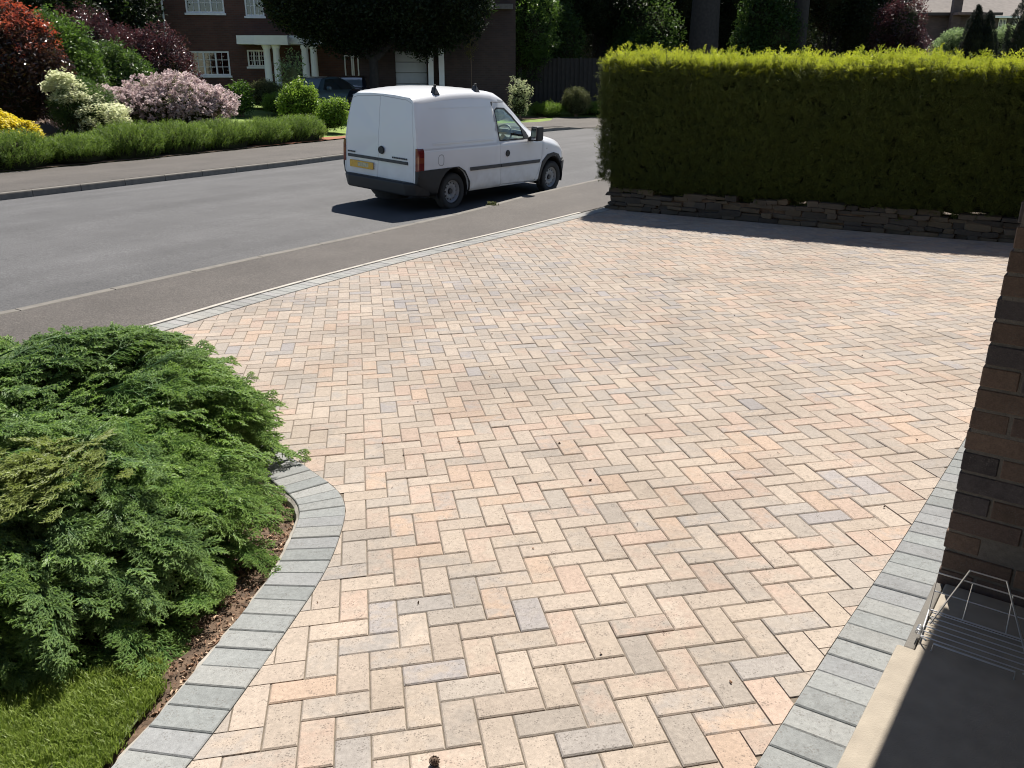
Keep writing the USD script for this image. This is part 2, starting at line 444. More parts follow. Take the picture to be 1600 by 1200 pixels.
cord_leaf('juniper', (.048, .116, .027), (.095, .188, .046), (.28, .40, .125))
cord_leaf('juniper_blue', (.050, .112, .038), (.094, .178, .064), (.28, .40, .155))
cord_leaf('juniper_pale', (.09, .13, .035), (.14, .19, .05), (.30, .35, .12))
leaf('hedge_leaf', (.052, .076, .016), (.105, .142, .03), .25, .6, (.16, .17, .02), dead=(.08, .05, .02))
leaf('hedge_tip', (.20, .25, .018), (.38, .42, .035), .5, .5, (.60, .64, .05), dead=(.30, .19, .04))
leaf('grass_blade', (.13, .19, .03), (.25, .32, .065), .4, .5, (.3, .4, .07))
leaf('lavender', (.042, .088, .011), (.15, .235, .026), .4, .6, (.26, .38, .05), dead=(.07, .05, .03))
leaf('photinia_red', (.24, .04, .024), (.42, .14, .085), .4, .35, (.6, .14, .06))
leaf('photinia_dark', (.022, .014, .009), (.055, .026, .016), .2, .22, (.1, .04, .02), spec=.9)
leaf('yellow_flower', (.46, .37, .015), (.66, .56, .035), .3, .6)
leaf('white_flower', (.52, .56, .30), (.72, .75, .5), .3, .6)
leaf('pink_flower', (.36, .27, .27), (.66, .56, .55), .35, .6)
leaf('shrub_green', (.025, .06, .012), (.07, .14, .025), .35, .4, (.18, .32, .04), spec=.5)
leaf('shrub_bright', (.09, .17, .022), (.19, .30, .05), .4, .4, (.3, .44, .06))
leaf('shrub_olive', (.07, .085, .03), (.15, .16, .06), .3, .6)
leaf('variegated', (.26, .30, .16), (.42, .46, .26), .35, .5)
leaf('purple_leaf', (.022, .009, .011), (.07, .028, .03), .3, .25, (.14, .045, .05), spec=.9)
leaf('dark_leaf', (.006, .012, .005), (.018, .034, .011), .2, .45, (.06, .10, .02), spec=.3)
leaf('conifer_dark', (.007, .014, .009), (.018, .032, .017), .1, .7)
leaf('mid_leaf', (.015, .04, .009), (.055, .105, .022), .35, .4, (.14, .24, .04))
leaf('creeper', (.10, .11, .02), (.24, .22, .05), .4, .5)
leaf('pale_green', (.16, .24, .09), (.30, .38, .18), .35, .5)
# ---- ground, road, pavements, kerbs ------------------------------------------------------------
def earcut(poly):
    v, f = trimesh.creation.triangulate_polygon(poly, engine='earcut')
    return np.asarray(v)[:, :2], np.asarray(f)


def poly_sheet(poly, zfn, cell=0.5):
    mb = MB()
    poly = poly.buffer(0)
    x0, y0, x1, y1 = poly.bounds
    prep = shapely.prepared.prep(poly)
    for i in range(int(math.floor(x0 / cell)), int(math.ceil(x1 / cell))):
        for j in range(int(math.floor(y0 / cell)), int(math.ceil(y1 / cell))):
            b = sbox(i * cell, j * cell, (i + 1) * cell, (j + 1) * cell)
            if prep.contains(b):
                p = np.array([(i, j), (i + 1, j), (i + 1, j + 1), (i, j + 1)]) * cell
                mb.add(np.c_[p, zfn(p[:, 0], p[:, 1])], [[0, 1, 2, 3]])
            elif prep.intersects(b):
                q = poly.intersection(b)
                for g in getattr(q, 'geoms', [q]):
                    if g.geom_type == 'Polygon' and g.area > 1e-6:
                        v, f = earcut(g)
                        tri = v[f]
                        cr = np.cross(np.c_[tri[:, 1] - tri[:, 0], np.zeros(len(f))], np.c_[tri[:, 2] - tri[:, 0], np.zeros(len(f))])[:, 2]
                        f = np.where(cr[:, None] < 0, f[:, ::-1], f)
                        mb.add(np.c_[v, zfn(v[:, 0], v[:, 1])], f)
    v, f = mb.get()
    t = trimesh.Trimesh(v, f, process=True)
    return t


def rows_sheet(ys, cols, xfn, zfn):
    Y, C = np.meshgrid(ys, cols, indexing='ij')
    X = xfn(Y, C); Z = zfn(X, Y, C)
    n, m = Y.shape
    v = np.stack([X, Y, Z], -1).reshape(-1, 3)
    i, j = np.meshgrid(np.arange(n - 1), np.arange(m - 1), indexing='ij')
    a = (i * m + j).ravel()
    return v, np.stack([a, a + 1, a + m + 1, a + m], 1)


YS = np.unique(np.r_[np.arange(-40, 121, 2.0), np.arange(0, 40, .5), np.arange(33, 39, .1)])
tag(obj('ground', rows_sheet(np.array([-600., 0, 700]), np.array([-600., 0, 600]), lambda y, c: c, lambda x, y, c: -1.2 + 0 * x), 'earth'), kind='structure')
def road_z(x, y, c):
    return ROAD_Z + .09 * (1 - (2 * c - 1) ** 2)
tag(obj('road', rows_sheet(YS, np.linspace(0, 1, 17), lambda y, c: fk(y) + c * (nk(y) - fk(y)), road_z), 'road_asphalt', smooth=True), kind='structure')
# far pavement, then the gardens rising behind it
tag(obj('pavement', rows_sheet(YS, np.linspace(0, 1, 6), lambda y, c: fk(y) - (.14 + 2.86 * (1 - c)) / .86, lambda x, y, c: zfar(x, y) - .10 * smooth((y - 34.2) / 1.1) * smooth(1.6 - far_s(x, y))), 'path_asphalt', smooth=True), kind='structure')
tag(obj('lawn', rows_sheet(YS, np.r_[np.linspace(-160, -24, 30), np.linspace(-23, 0, 70)], lambda y, c: fk(y) + (c - 3.0) / .86, lambda x, y, c: zfar(x, y) - .10 * smooth((y - 34.2) / 1.1) * smooth(1.6 - far_s(x, y)) - .004), 'far_lawn', smooth=True), kind='structure')

# driveway outline
KL = np.array([(-1.22, .75), (-1.03, 1.25), (-.874, 1.789), (-.78, 2.34), (-.715, 2.94), (-.735, 3.35), (-.82, 3.596), (-.94, 3.755), (-1.128, 4.0), (-1.5, 4.36), (-2.1, 4.86), (-2.8, 5.42), (-3.4, 5.93)])
KR = np.array([(-.15, .65), (.63, 1.732), (.94, 2.153), (1.476, 2.856), (2.356, 4.046), (4.7, 7.22), (7.2, 10.6)])
KE = np.array([(-3.4, 5.93), (-3.004, 6.624), (-2.391, 7.753), (-1.417, 9.32), (0, 11.294), (1.386, 13.303), (1.52, 13.5)])
WALL_A, WALL_B = np.array([1.50, 13.19]), np.array([7.55, 9.35])


def spline(p, step=.01):
    p = np.asarray(p, float)
    t = np.r_[0, np.cumsum(np.linalg.norm(np.diff(p, axis=0), axis=1))]
    from scipy.interpolate import CubicSpline, PchipInterpolator
    s = np.arange(0, t[-1], step)
    q = np.c_[PchipInterpolator(t, p[:, 0])(s), PchipInterpolator(t, p[:, 1])(s)]
    from scipy.ndimage import gaussian_filter1d
    return gaussian_filter1d(q, 8, axis=0, mode='nearest')


def offset_curve(c, d):
    t = np.gradient(c, axis=0); t /= np.linalg.norm(t, axis=1, keepdims=True)
    return c + d * np.c_[t[:, 1], -t[:, 0]]     # to the right of travel for d>0


cL, cR, cE = spline(KL), spline(KR), spline(KE)
drive_poly = Polygon(np.vstack([cL[::10], cE[5::20], [WALL_A - [0, -.05]], [WALL_B], cR[::-1][::20]])).buffer(0)
cE_in = offset_curve(cE, .205)
paver_poly = Polygon(np.vstack([cL[::4], cE_in[12::10], [WALL_A + [.25, -.2]], [WALL_B + [0, -.02]], cR[::-1][::10]])).buffer(0)
rng = np.random.default_rng(7)


def inset(p, d):
    """convex ring moved inwards by d"""
    n = len(p); out = np.zeros_like(p)
    e = np.roll(p, -1, 0) - p
    nrm = np.c_[-e[:, 1], e[:, 0]] / np.maximum(np.linalg.norm(e, axis=1, keepdims=True), 1e-9)
    for i in range(n):
        a, b = nrm[i - 1], nrm[i]
        m = a + b
        out[i] = p[i] + m * d / max(m @ a, .35)
    return out


def block(p, zfn, depth=.05, ch=.004, tilt=.0012, jit=.0012, rr=rng):
    """a paving block on the ring p (counter-clockwise), with a chamfered top that follows the ground"""
    c = p.mean(0)
    g = rr.normal(0, tilt / .1, 2) * .35; dz = rr.normal(0, jit)
    z = lambda q: zfn(q[:, 0], q[:, 1]) + dz + (q - c) @ g * .12
    n = len(p)
    r0, r1, r2 = p, p, inset(p, ch)
    v = np.vstack([np.c_[r0, z(r0) - depth], np.c_[r1, z(r1) - ch], np.c_[r2, z(r2)], np.c_[c[None], z(c[None])]])
    f = []
    for k in (0, n):
        for i in range(n):
            j = (i + 1) % n
            f += [[k + i, k + j, k + n + j], [k + i, k + n + j, k + n + i]]
    f += [[2 * n + i, 2 * n + (i + 1) % n, 3 * n] for i in range(n)]
    return v, np.array(f)


# herringbone pavers on the lattice measured from the photograph
yaw, tx, ty = .17344, -.41135, 1.99924
cy, sy = math.cos(yaw), math.sin(yaw)
G = .0022
quads = []
for xi in range(-60, 110):
    for yi in range(-30, 130):
        m = (xi + yi) % 4
        if m == 0: w, h = 1, 2
        elif m == 2: w, h = 2, 1
        else: continue
        q = np.array([(xi * .1 + G, yi * .1 + G), ((xi + w) * .1 - G, yi * .1 + G), ((xi + w) * .1 - G, (yi + h) * .1 - G), (xi * .1 + G, (yi + h) * .1 - G)])
        quads.append(np.c_[tx + cy * q[:, 0] - sy * q[:, 1], ty + sy * q[:, 0] + cy * q[:, 1]])
quads = np.array(quads)
cen = quads.mean(1)
x0, y0, x1, y1 = paver_poly.bounds
quads = quads[(cen[:, 0] > x0 - .2) & (cen[:, 0] < x1 + .2) & (cen[:, 1] > y0 - .2) & (cen[:, 1] < y1 + .2)]
prep = shapely.prepared.prep(paver_poly)
rings = []
for q in quads:
    pg = Polygon(q)
    if prep.contains(pg):
        rings.append((q, True))
    elif prep.intersects(pg):
        r = pg.intersection(paver_poly.buffer(-.003))
        for g in getattr(r, 'geoms', [r]):
            if g.geom_type == 'Polygon' and g.area > 4e-4:
                g = shapely.geometry.polygon.orient(g.simplify(.002))
                rings.append((np.array(g.exterior.coords)[:-1], False))
PAL = np.array([(.475, .405, .318), (.505, .435, .35), (.45, .385, .31), (.51, .385, .298), (.545, .405, .292), (.39, .357, .305), (.355, .347, .325), (.335, .333, .338)])


PAL = (PAL.mean(0) * .36 + PAL * .64) * [.955, .945, .965]


def paver_tone(c):
    n = fbm(np.array([c[0] * .9, c[1] * .9, 3.0]), 3)
    r = rng.random() + (n - .5) * .9
    if r < .13: k = rng.choice([6, 7, 5])
    elif r < .30: k = 5
    elif r < .72: k = rng.choice([0, 1, 2])
    elif r < .90: k = rng.choice([3, 0, 1])
    else: k = rng.choice([4, 3])
    a = PAL[k] * rng.uniform(.92, 1.08)
    b = PAL[rng.choice([0, 1, 2, 3, 5, 6])] if rng.random() < .75 else a * rng.uniform(.93, 1.05)
    return a, .3 * a + .7 * b


def flat_block(ring, zfn, depth=.05):
    pg = Polygon(ring)
    v2, f = earcut(pg)
    n = len(ring)
    top = np.c_[ring, zfn(ring[:, 0], ring[:, 1]) - .001]
    bot = top - [0, 0, depth]
    # earcut keeps the ring's own vertices
    vt = np.c_[v2, zfn(v2[:, 0], v2[:, 1]) - .001]
    tri = v2[f]
    cr = (tri[:, 1, 0] - tri[:, 0, 0]) * (tri[:, 2, 1] - tri[:, 0, 1]) - (tri[:, 1, 1] - tri[:, 0, 1]) * (tri[:, 2, 0] - tri[:, 0, 0])
    f = np.where(cr[:, None] < 0, f[:, ::-1], f)
    s = [[i, (i + 1) % n, n + (i + 1) % n, n + i] for i in range(n)]
    mb = MB().add(vt, f).add(np.vstack([bot, top]), s)
    return mb.get()


def pix(p):
    d = np.atleast_2d(p) - EYE
    cz = d[:, 1] * math.cos(PITCH) - d[:, 2] * math.sin(PITCH)
    return np.c_[800 + 1330 * d[:, 0] / cz, 600 - 1330 * (d[:, 1] * math.sin(PITCH) + d[:, 2] * math.cos(PITCH)) / cz], cz


drive = thing('driveway', kind='structure')
obj('joint_sand', poly_sheet(drive_poly, lambda x, y: S(x, y) - .006, .25), 'joint_sand', drive)
sizes = []
for ring, full in rings:
    c = ring.mean(0)
    uv, cz = pix([c[0], c[1], float(S(*c))])
    u, v = uv[0]
    seen = 0 < u < 1600 and 0 < v < 1215 and cz[0] > .5
    hid = (u < 430 and 520 < v < 1000 and c[0] < -1.0) or (u > 1470 and v > 560)
    sizes.append(1 / cz[0] ** 2 * len(ring) ** 0 * (1.0 if full else .8) if seen and not hid else 0)
order = np.argsort(-np.array(sizes))
rest = MB(); t1, t2 = [], []
made = 0
for k in order:
    ring, full = rings[k]
    v, f = block(ring, S) if full else flat_block(ring, S)
    a, b = paver_tone(ring.mean(0))
    if made < 299 and sizes[k] > 0:
        obj('paver', (v, f), 'paver', drive, tone=a, tone2=b); made += 1
    else:
        rest.add(v, f); t1.append(np.tile(a, (len(v), 1))); t2.append(np.tile(b, (len(v), 1)))
tag(obj('paver_field', rest.get(), 'paver', drive, tone=np.vstack(t1), tone2=np.vstack(t2)), kind='stuff')

# grey border blocks: round the bed, along the house, along the pavement
GP = np.array([(.28, .293, .288), (.295, .305, .297), (.262, .278, .274), (.31, .315, .303), (.28, .288, .29)])


def border(c, d, pitch=.1, start=0, stop=None, parent=drive, name='border_block'):
    o = offset_curve(c, d)
    L = np.r_[0, np.cumsum(np.linalg.norm(np.diff(c, axis=0), axis=1))]
    at = lambda q, s: np.array([np.interp(s, L, q[:, 0]), np.interp(s, L, q[:, 1])])
    s = start
    stop = stop or L[-1]
    while s + pitch < stop:
        r = np.array([at(c, s + .0018), at(c, s + pitch - .0018), at(o, s + pitch - .0018), at(o, s + .0018)])
        if Polygon(r).exterior.is_ccw is False: r = r[::-1]
        v, f = block(r, lambda x, y: S(x, y) + .004, depth=.08, ch=.0035)
        a = GP[rng.integers(len(GP))] * rng.uniform(.92, 1.08)
        obj(name, (v, f), 'grey_block', parent, tone=a, tone2=a * rng.uniform(.88, 1.1))
        s += pitch


border(cL, -.2)
border(cR, .2, stop=7.0)
GP = GP * [1.25, 1.2, 1.15]
border(cE, .2, start=.1)
# pale concrete edging between the border and the pavement, mortar haunch inside the bed's curve
oE, iE = offset_curve(cE, -.05), offset_curve(cE, -.004)
edge = MB()
for a, b in zip(range(0, len(cE) - 91, 91), range(91, len(cE), 91)):
    idx = np.linspace(a + .4, b - .4, 8).astype(int)
    lo, hi = oE[idx], iE[idx]
    v = np.vstack([np.c_[lo, S(lo[:, 0], lo[:, 1]) + .012], np.c_[hi, S(hi[:, 0], hi[:, 1]) + .012], np.c_[lo, S(lo[:, 0], lo[:, 1]) - .1], np.c_[hi, S(hi[:, 0], hi[:, 1]) - .1]])
    n = len(idx); f = []
    for i in range(n - 1):
        f += [[i + 1, i, n + i, n + i + 1][::-1][::-1], [i, i + 1, 2 * n + i + 1, 2 * n + i], [n + i + 1, n + i, 3 * n + i, 3 * n + i + 1]]
    obj('edging_stone', (v, f), 'pale_concrete', drive)
ins = offset_curve(cL, -.218)
kk = np.arange(60, 420, 4)
lo, hi = ins[kk], offset_curve(cL, -.203)[kk]
hz = S(hi[:, 0], hi[:, 1])
wob = .012 * (fbm(np.c_[lo * 14, 0 * lo[:, 0]], 3) - .5)
nrm = (lo - hi) / np.linalg.norm(lo - hi, axis=1, keepdims=True)
lo = lo + nrm * wob[:, None] * 2
v = np.vstack([np.c_[hi, hz - .006], np.c_[lo, hz - .018 + wob], np.c_[lo + nrm * .012, hz - .09]])
n = len(kk)
f = [[r * n + i, r * n + i + 1, (r + 1) * n + i + 1, (r + 1) * n + i] for r in range(2) for i in range(n - 1)]
obj('mortar_haunch', (v, np.array(f)[:, ::-1]), 'pale_concrete', drive)

# near pavement
ysp = np.arange(-12, 28, 1.0)
left = np.c_[nk(ysp) + .13 / .86, ysp]
right = np.vstack([[nk(-12) + 2.4, -12], [nk(0) + 2.35, 0], [-3.43, 5.93 - .02], oE[3::25], WALL_A + [-.02, .2], [nk(20) + 2.3, 20], [nk(27) + 2.3, 27]])
near_poly = Polygon(np.vstack([left, right[::-1]])).buffer(0)
tag(obj('pavement', poly_sheet(near_poly, lambda x, y: -.198 + 0 * x + .003 * noise(np.stack([x * 3, y * 3, 0 * x], -1)), .5), 'path_asphalt', smooth=True), kind='structure')
tag(obj('ground', rows_sheet(np.arange(-40., 28, 4), np.array([2.2, 20, 160.]), lambda y, c: nk(y) + c, lambda x, y, c: -.29 + 0 * x), 'earth'), kind='structure')


def kerb(curve_y, xf, side, ztop, zbase, wid, drop=None):
    k = thing('kerb', kind='structure')
    y = curve_y[0]; seg = []
    ys = np.arange(curve_y[0], curve_y[1], .02); P = np.c_[xf(ys), ys]
    L = np.r_[0, np.cumsum(np.linalg.norm(np.diff(P, axis=0), axis=1))]
    at = lambda s: np.array([np.interp(s, L, P[:, 0]), np.interp(s, L, P[:, 1])])
    s = 0
    while s + .92 < L[-1]:
        a, b = at(s + .006), at(s + .914)
        t = (b - a) / np.linalg.norm(b - a); nn = side * np.array([t[1], -t[0]])
        ring = []
        prof = [(0, zbase - .05), (0, -.025), (.006, -.008), (.02, 0), (wid - .012, 0), (wid, -.01), (wid, zbase - .05)]
        za, zb = (ztop(p) for p in (a, b))
        v = []
        for p, z0 in ((a, za), (b, zb)):
            for w, z in prof:
                q = p + nn * w
                v.append([q[0], q[1], z if z < zbase else z0 + z])
        n = len(prof)
        f = [[i, i + 1, n + i + 1, n + i] for i in range(n - 1)]
        f3 = [[0, i, i + 1] for i in range(1, n - 1)] + [[n, n + i + 1, n + i] for i in range(1, n - 1)]
        mb = MB().add(v, f); mb.add(v, f3)
        t = trimesh.Trimesh(*mb.get(), process=True); trimesh.repair.fix_normals(t)
        obj('kerb_stone', t, 'kerb_concrete', k)
        s += .92


kerb((-6, 24), nk, 1, lambda p: -.196 + .035 * smooth((4.6 - (p[1] - 2.6)) / 1.0), -.33, .125)
kerb((-6, 38), fk, -1, lambda p: -.165 - .10 * smooth((p[1] - 34.35) / .9), -.33, .125)
# ---- planting bed with soil, bark and a corner of lawn -----------------------------------------------
bed_c = offset_curve(cL, -.22)
bed_poly = Polygon(np.vstack([bed_c[::6], [(-3.43, 5.9)], [(nk(0) + 2.37, 0)], [(-6.5, -.5)], [(-1.6, -.5)]])).buffer(0)
lawn_line = np.array([(-9, 2.62), (-1.606, 2.189), (-1.37, 2.243), (-1.15, 2.30), (-1.085, 2.157), (-1.10, 2.018), (-1.115, 1.834), (-1.14, 1.6), (-1.3, 1.0), (-1.6, .4), (-9, .4)])
lawn_poly = Polygon(lawn_line).intersection(bed_poly.buffer(-.03))


def bed_z(x, y):
    p = np.stack([x, y, 0 * x], -1)
    return S(x, y) - .045 + .05 * (fbm(p * 3.0, 3) - .5) + .022 * (fbm(p * 21.0, 2) - .5)


bed = tag(obj('flower_bed', poly_sheet(bed_poly, bed_z, .07), 'soil', smooth=True), kind='structure')
lawn_z = lambda x, y: S(x, y) - .02 + .014 * (fbm(np.stack([x, y, 0 * x], -1) * 5, 2) - .5)
tag(obj('lawn', poly_sheet(lawn_poly, lawn_z, .1), 'turf', smooth=True), kind='structure')
rb = np.random.default_rng(11)


def in_poly(poly, n, rr, bounds=None):
    x0, y0, x1, y1 = bounds or poly.bounds
    pts = []
    pr = shapely.prepared.prep(poly)
    while len(pts) < n:
        c = np.c_[rr.uniform(x0, x1, n), rr.uniform(y0, y1, n)]
        pts += [p for p in c if pr.contains(Point(*p))]
    return np.array(pts[:n])


# grass: tufts of bent blades
def tuft(rr, n=12, h=.033):
    mb = MB()
    for _ in range(n):
        a = rr.uniform(0, 2 * np.pi); lean = rr.uniform(.05, .6); L = h * rr.uniform(.5, 1.25); w = .0016
        b = rr.normal(0, .010, 2); d = np.array([math.cos(a), math.sin(a)]); s = np.array([-d[1], d[0]]) * w
        p0 = np.r_[b, 0]; p1 = np.r_[b + d * L * lean * .4, L * .6]; p2 = np.r_[b + d * L * lean, L * (1 - .35 * lean)]
        sv = np.r_[s, 0]
        mb.add([p0 - sv, p0 + sv, p1 + sv * .8, p1 - sv * .8, p2], np.array([[0, 1, 2], [0, 2, 3], [3, 2, 4]]))
    return mb.get()


gp = in_poly(lawn_poly, 14000, rb, (-2.6, .9, -1.05, 2.6))
tufts = [(tuft(rb), 'grass_blade') for _ in range(5)]
scatter('grass', tufts, np.c_[gp, lawn_z(gp[:, 0], gp[:, 1]) - .004], rand_rot(len(gp), rb, .12), rb.uniform(.6, 1.25, len(gp)), rb.integers(0, 5, len(gp)), None)
tag(stage.GetPrimAtPath('/World/grass'), 'short mown green grass of the lawn corner below the juniper', 'grass', kind='stuff')


# bark chips and crumbs on the soil
def chip(rr, L=.022):
    p = np.array([[-1, -.35, 0], [1, -.25, 0], [.8, .4, 0], [-.9, .3, 0]]) * L / 2 * rr.uniform(.6, 1.3, (4, 1))
    p[:, 2] += rr.normal(0, .0025, 4)
    v = np.vstack([p, p * [.9, .9, 1] + [0, 0, .005]])
    return man_hull(v)


def man_hull(v):
    t = trimesh.Trimesh(v).convex_hull
    return np.array(t.vertices), np.array(t.faces)


strip = bed_poly.difference(lawn_poly.buffer(.02)).intersection(sbox(-1.9, 1.2, -.8, 4.2))
cp = in_poly(strip, 9000, rb)
chips = [(chip(rb), 'bark_chip') for _ in range(4)] + [(chip(rb), 'bark_chip_pale')] + [(chip(rb, .012), 'soil') for _ in range(3)]
scatter('bark_mulch', chips, np.c_[cp, bed_z(cp[:, 0], cp[:, 1]) + .004], rand_rot(len(cp), rb, .5), rb.uniform(.25, 1.0, len(cp)) , rb.choice(8, len(cp), p=[.10, .10, .10, .10, .12, .16, .16, .16]), None)
tag(stage.GetPrimAtPath('/World/bark_mulch'), 'brown bark chips and soil crumbs on the bed beside the grey border', 'bark mulch', kind='stuff')
# ---- spreading juniper -----------------------------------------------------------------------------
def spray(rr, L=.22, shoots=13, droop=.25, wdt=.42, needle=.011, dens=1.0, flat=.35):
    """a feathery conifer spray along +x: stem, side shoots and sub-shoots set with small needles"""
    mb = MB()

    def needles(a, b, n, ln):
        d = b - a; l = np.linalg.norm(d); d = d / max(l, 1e-9)
        for k in range(n):
            t = (k + rr.random()) / n
            p = a + (b - a) * t
            r = rr.normal(0, 1, 3); r -= d * (r @ d); r /= max(np.linalg.norm(r), 1e-6)
            q = p + (d * .75 + r * .62) * ln * rr.uniform(.7, 1.2)
            s = np.cross(d, r) * ln * .36
            mb.add([p - s, p + s, q], [[0, 1, 2]])

    def twig(a, b, w):
        d = b - a; s = np.cross(d, rr.normal(0, 1, 3)); s /= max(np.linalg.norm(s), 1e-9)
        mb.add([a - s * w, a + s * w, b], [[0, 1, 2]])

    stem = [np.array([L * t, .02 * L * math.sin(3 * t + rr.uniform(0, 6)), L * (.28 * t - droop * t * t)]) for t in np.linspace(0, 1, 7)]
    sp = lambda t: np.array([np.interp(t, np.linspace(0, 1, 7), [p[k] for p in stem]) for k in range(3)])
    for i in range(6):
        twig(stem[i], stem[i + 1], .0022)
        needles(stem[i], stem[i + 1], int(7 * dens), needle)
    for k in range(shoots):
        t = .12 + .86 * k / shoots; side = 1 if k % 2 else -1
        a = sp(t); l = L * wdt * (1 - .62 * t) * rr.uniform(.75, 1.2)
        ang = math.radians(rr.uniform(32, 52))
        d = np.array([math.cos(ang), side * math.sin(ang), rr.normal(.12, flat * .5)]); d /= np.linalg.norm(d)
        b = a + d * l - np.array([0, 0, droop * l * .3])
        twig(a, b, .0016)
        needles(a, b, int(l / .0042 * dens), needle)
        for j in range(3):
            t2 = rr.uniform(.2, .9); c = a + (b - a) * t2
            e = rr.normal(0, .35, 3) + d + np.array([.25, rr.choice([-1, 1]) * .6, 0]); e /= np.linalg.norm(e)
            l2 = l * .42 * rr.uniform(.6, 1.2)
            needles(c, c + e * l2, int(l2 / .0038 * dens), needle * .9)
    return mb.get()


rj = np.random.default_rng(23)
jc = np.array([-2.58, 3.62])


def jr(th):
    """ground radius of the bush by bearing"""
    base = 1.43 + .47 * np.exp(-((np.mod(th + np.pi, 2 * np.pi) - np.pi + .74) / .46) ** 2)
    return base * (1 + .14 * (fbm(np.stack([np.cos(th) * 1.9, np.sin(th) * 1.9, 0 * th + 5], -1), 2) - .5) * 2)


def jh(rho, th):
    """height of the mound's skin"""
    x, y = rho * np.cos(th), rho * np.sin(th)
    h = .575 * np.sqrt(np.clip(1 - np.clip(rho, 0, 1) ** 2.2, 0, 1))
    return h * (.72 + .56 * fbm(np.stack([x * 2.4, y * 2.4, 0 * x + 9], -1), 3)) + .07


def cord_spray(rr, L=.18, n=11, droop=.3, r0=.0040):
    """a flat spray of cord-like shoots with a few needle points; also returns how far each vertex lies towards a tip"""
    mb = MB(); tip = []

    def cord(a, b, r, t0, t1, bend=0.0):
        m = (a + b) / 2 + np.array([0, 0, bend])
        v, f = tube(np.array([a, a + (m - a) * .75 + (b - m) * .0, m + (b - m) * .4, b]), [r * .8, r, r * .85, r * .25], 4, False)
        mb.add(v, f); tip.extend(np.repeat(np.linspace(t0, t1, 4), 4))
        d = (b - a) / max(np.linalg.norm(b - a), 1e-9)
        for _ in range(5):
            t = rr.random(); p = a + (b - a) * t; q = rr.normal(0, 1, 3); q -= d * (q @ d); q /= max(np.linalg.norm(q), 1e-9)
            e = p + (d * .9 + q * .6) * .010; s = np.cross(d, q) * .0022
            mb.add([p - s, p + s, e], [[0, 1, 2]]); tip.extend([t0 + (t1 - t0) * t] * 2 + [min(1, t0 + (t1 - t0) * t + .25)])

    T = np.linspace(0, 1, 6)
    stem = np.array([[L * t, .012 * L * math.sin(4 * t), L * (.30 * t - droop * t * t)] for t in T])
    sp = lambda t: np.array([np.interp(t, T, stem[:, k]) for k in range(3)])
    for i in range(5):
        cord(stem[i], stem[i + 1], r0 * (1 - .1 * i), .15 + .15 * i, .3 + .15 * i)
    for k in range(n):
        t = .10 + .86 * k / n; side = 1 if k % 2 else -1
        a = sp(t); l = L * .46 * (1 - .6 * t) * rr.uniform(.75, 1.2); ang = math.radians(rr.uniform(28, 46))
        d = np.array([math.cos(ang), side * math.sin(ang), rr.normal(.10, .14)]); d /= np.linalg.norm(d)
        b = a + d * l - np.array([0, 0, droop * l * .35])
        cord(a, b, r0 * .95, .2 + .4 * t, .75 + .25 * t)
        for j in range(3):
            t2 = .25 + .25 * j + rr.uniform(-.08, .08); c = a + (b - a) * t2
            e = d + np.array([.15, (1 if j % 2 else -1) * .75, rr.normal(.05, .2)]); e /= np.linalg.norm(e)
            cord(c, c + e * l * .40 * rr.uniform(.7, 1.2), r0 * .8, .4 + .3 * t, 1.0)
    return (*mb.get(), np.array(tip))


def plume(rr, L=.46, droop=.2, n=15):
    """a branch: a curved shoot carrying sprays that fan out in one shelf"""
    mb = MB(); tip = []
    pts = np.array([[L * t, 0, L * (.34 * t - (.26 + droop) * t * t)] for t in np.linspace(0, 1, 10)])
    ks = [cord_spray(rr, rr.uniform(.105, .135), 10, rr.uniform(.2, .5), .0033) for _ in range(3)]
    for k in range(n):
        t = .16 + .84 * k / (n - 1); side = 0 if k == n - 1 else (1 if k % 2 else -1)
        p = np.array([np.interp(t, np.linspace(0, 1, 10), pts[:, j]) for j in range(3)])
        v, f, tp = ks[k % 3]
        R1 = Rotation.from_euler('zyx', [side * math.radians(rr.uniform(24, 50)), rr.uniform(-.05, .30) + .35 * t, rr.normal(0, .22)]).as_matrix()
        mb.add(v @ R1.T * (1.15 - .35 * t) * rr.uniform(.8, 1.15) + p, f)
        tip.extend(np.clip(tp * (.55 + .45 * t), 0, 1))
    v, f = tube(pts, np.linspace(.005, .002, 10), 4); mb.add(v, f); tip.extend([0] * len(v))
    return (*mb.get(), np.array(tip))


jun = thing('juniper_bush', 'wide low spreading juniper with feathery green sprays in the bed inside the curved grey border', 'shrub', (jc[0], jc[1], float(S(*jc)) - .04))
prot = [plume(rj, .38, .22), plume(rj, .34, .34), plume(rj, .42, .16), plume(rj, .31, .06), plume(rj, .37, .42)]
small = [cord_spray(rj, .12, 11, .25, .0033), cord_spray(rj, .10, 10, .1, .0033), cord_spray(rj, .14, 12, .45, .0033)]


def place(n, lo, hi, reach=.93):
    th = rj.uniform(0, 2 * np.pi, n)
    rho = np.sqrt(rj.uniform(0, 1, n)) * reach
    R_ = jr(th) * rho
    x, y = R_ * np.cos(th), R_ * np.sin(th)
    c = fbm(np.stack([x * 3.0, y * 3.0, 0 * x + 4], -1), 2)            # where branches crowd and where they leave hollows
    z = jh(rho, th) + rj.uniform(lo, hi, n) + .26 * (c - .5)
    swirl = .9 * (fbm(np.stack([x * 1.6, y * 1.6, 0 * x + 7], -1), 2) - .5) * 2
    d = th + swirl + rj.normal(0, .38, n)
    f = np.c_[np.cos(d), np.sin(d), .34 - .34 * rho ** 2 + rj.normal(0, .16, n)]
    P = np.c_[x, y, z] - f / np.linalg.norm(f, axis=1, keepdims=True) * .26
    return P, basis(f, np.c_[rj.normal(0, .22, n), rj.normal(0, .22, n), np.ones(n)]), c


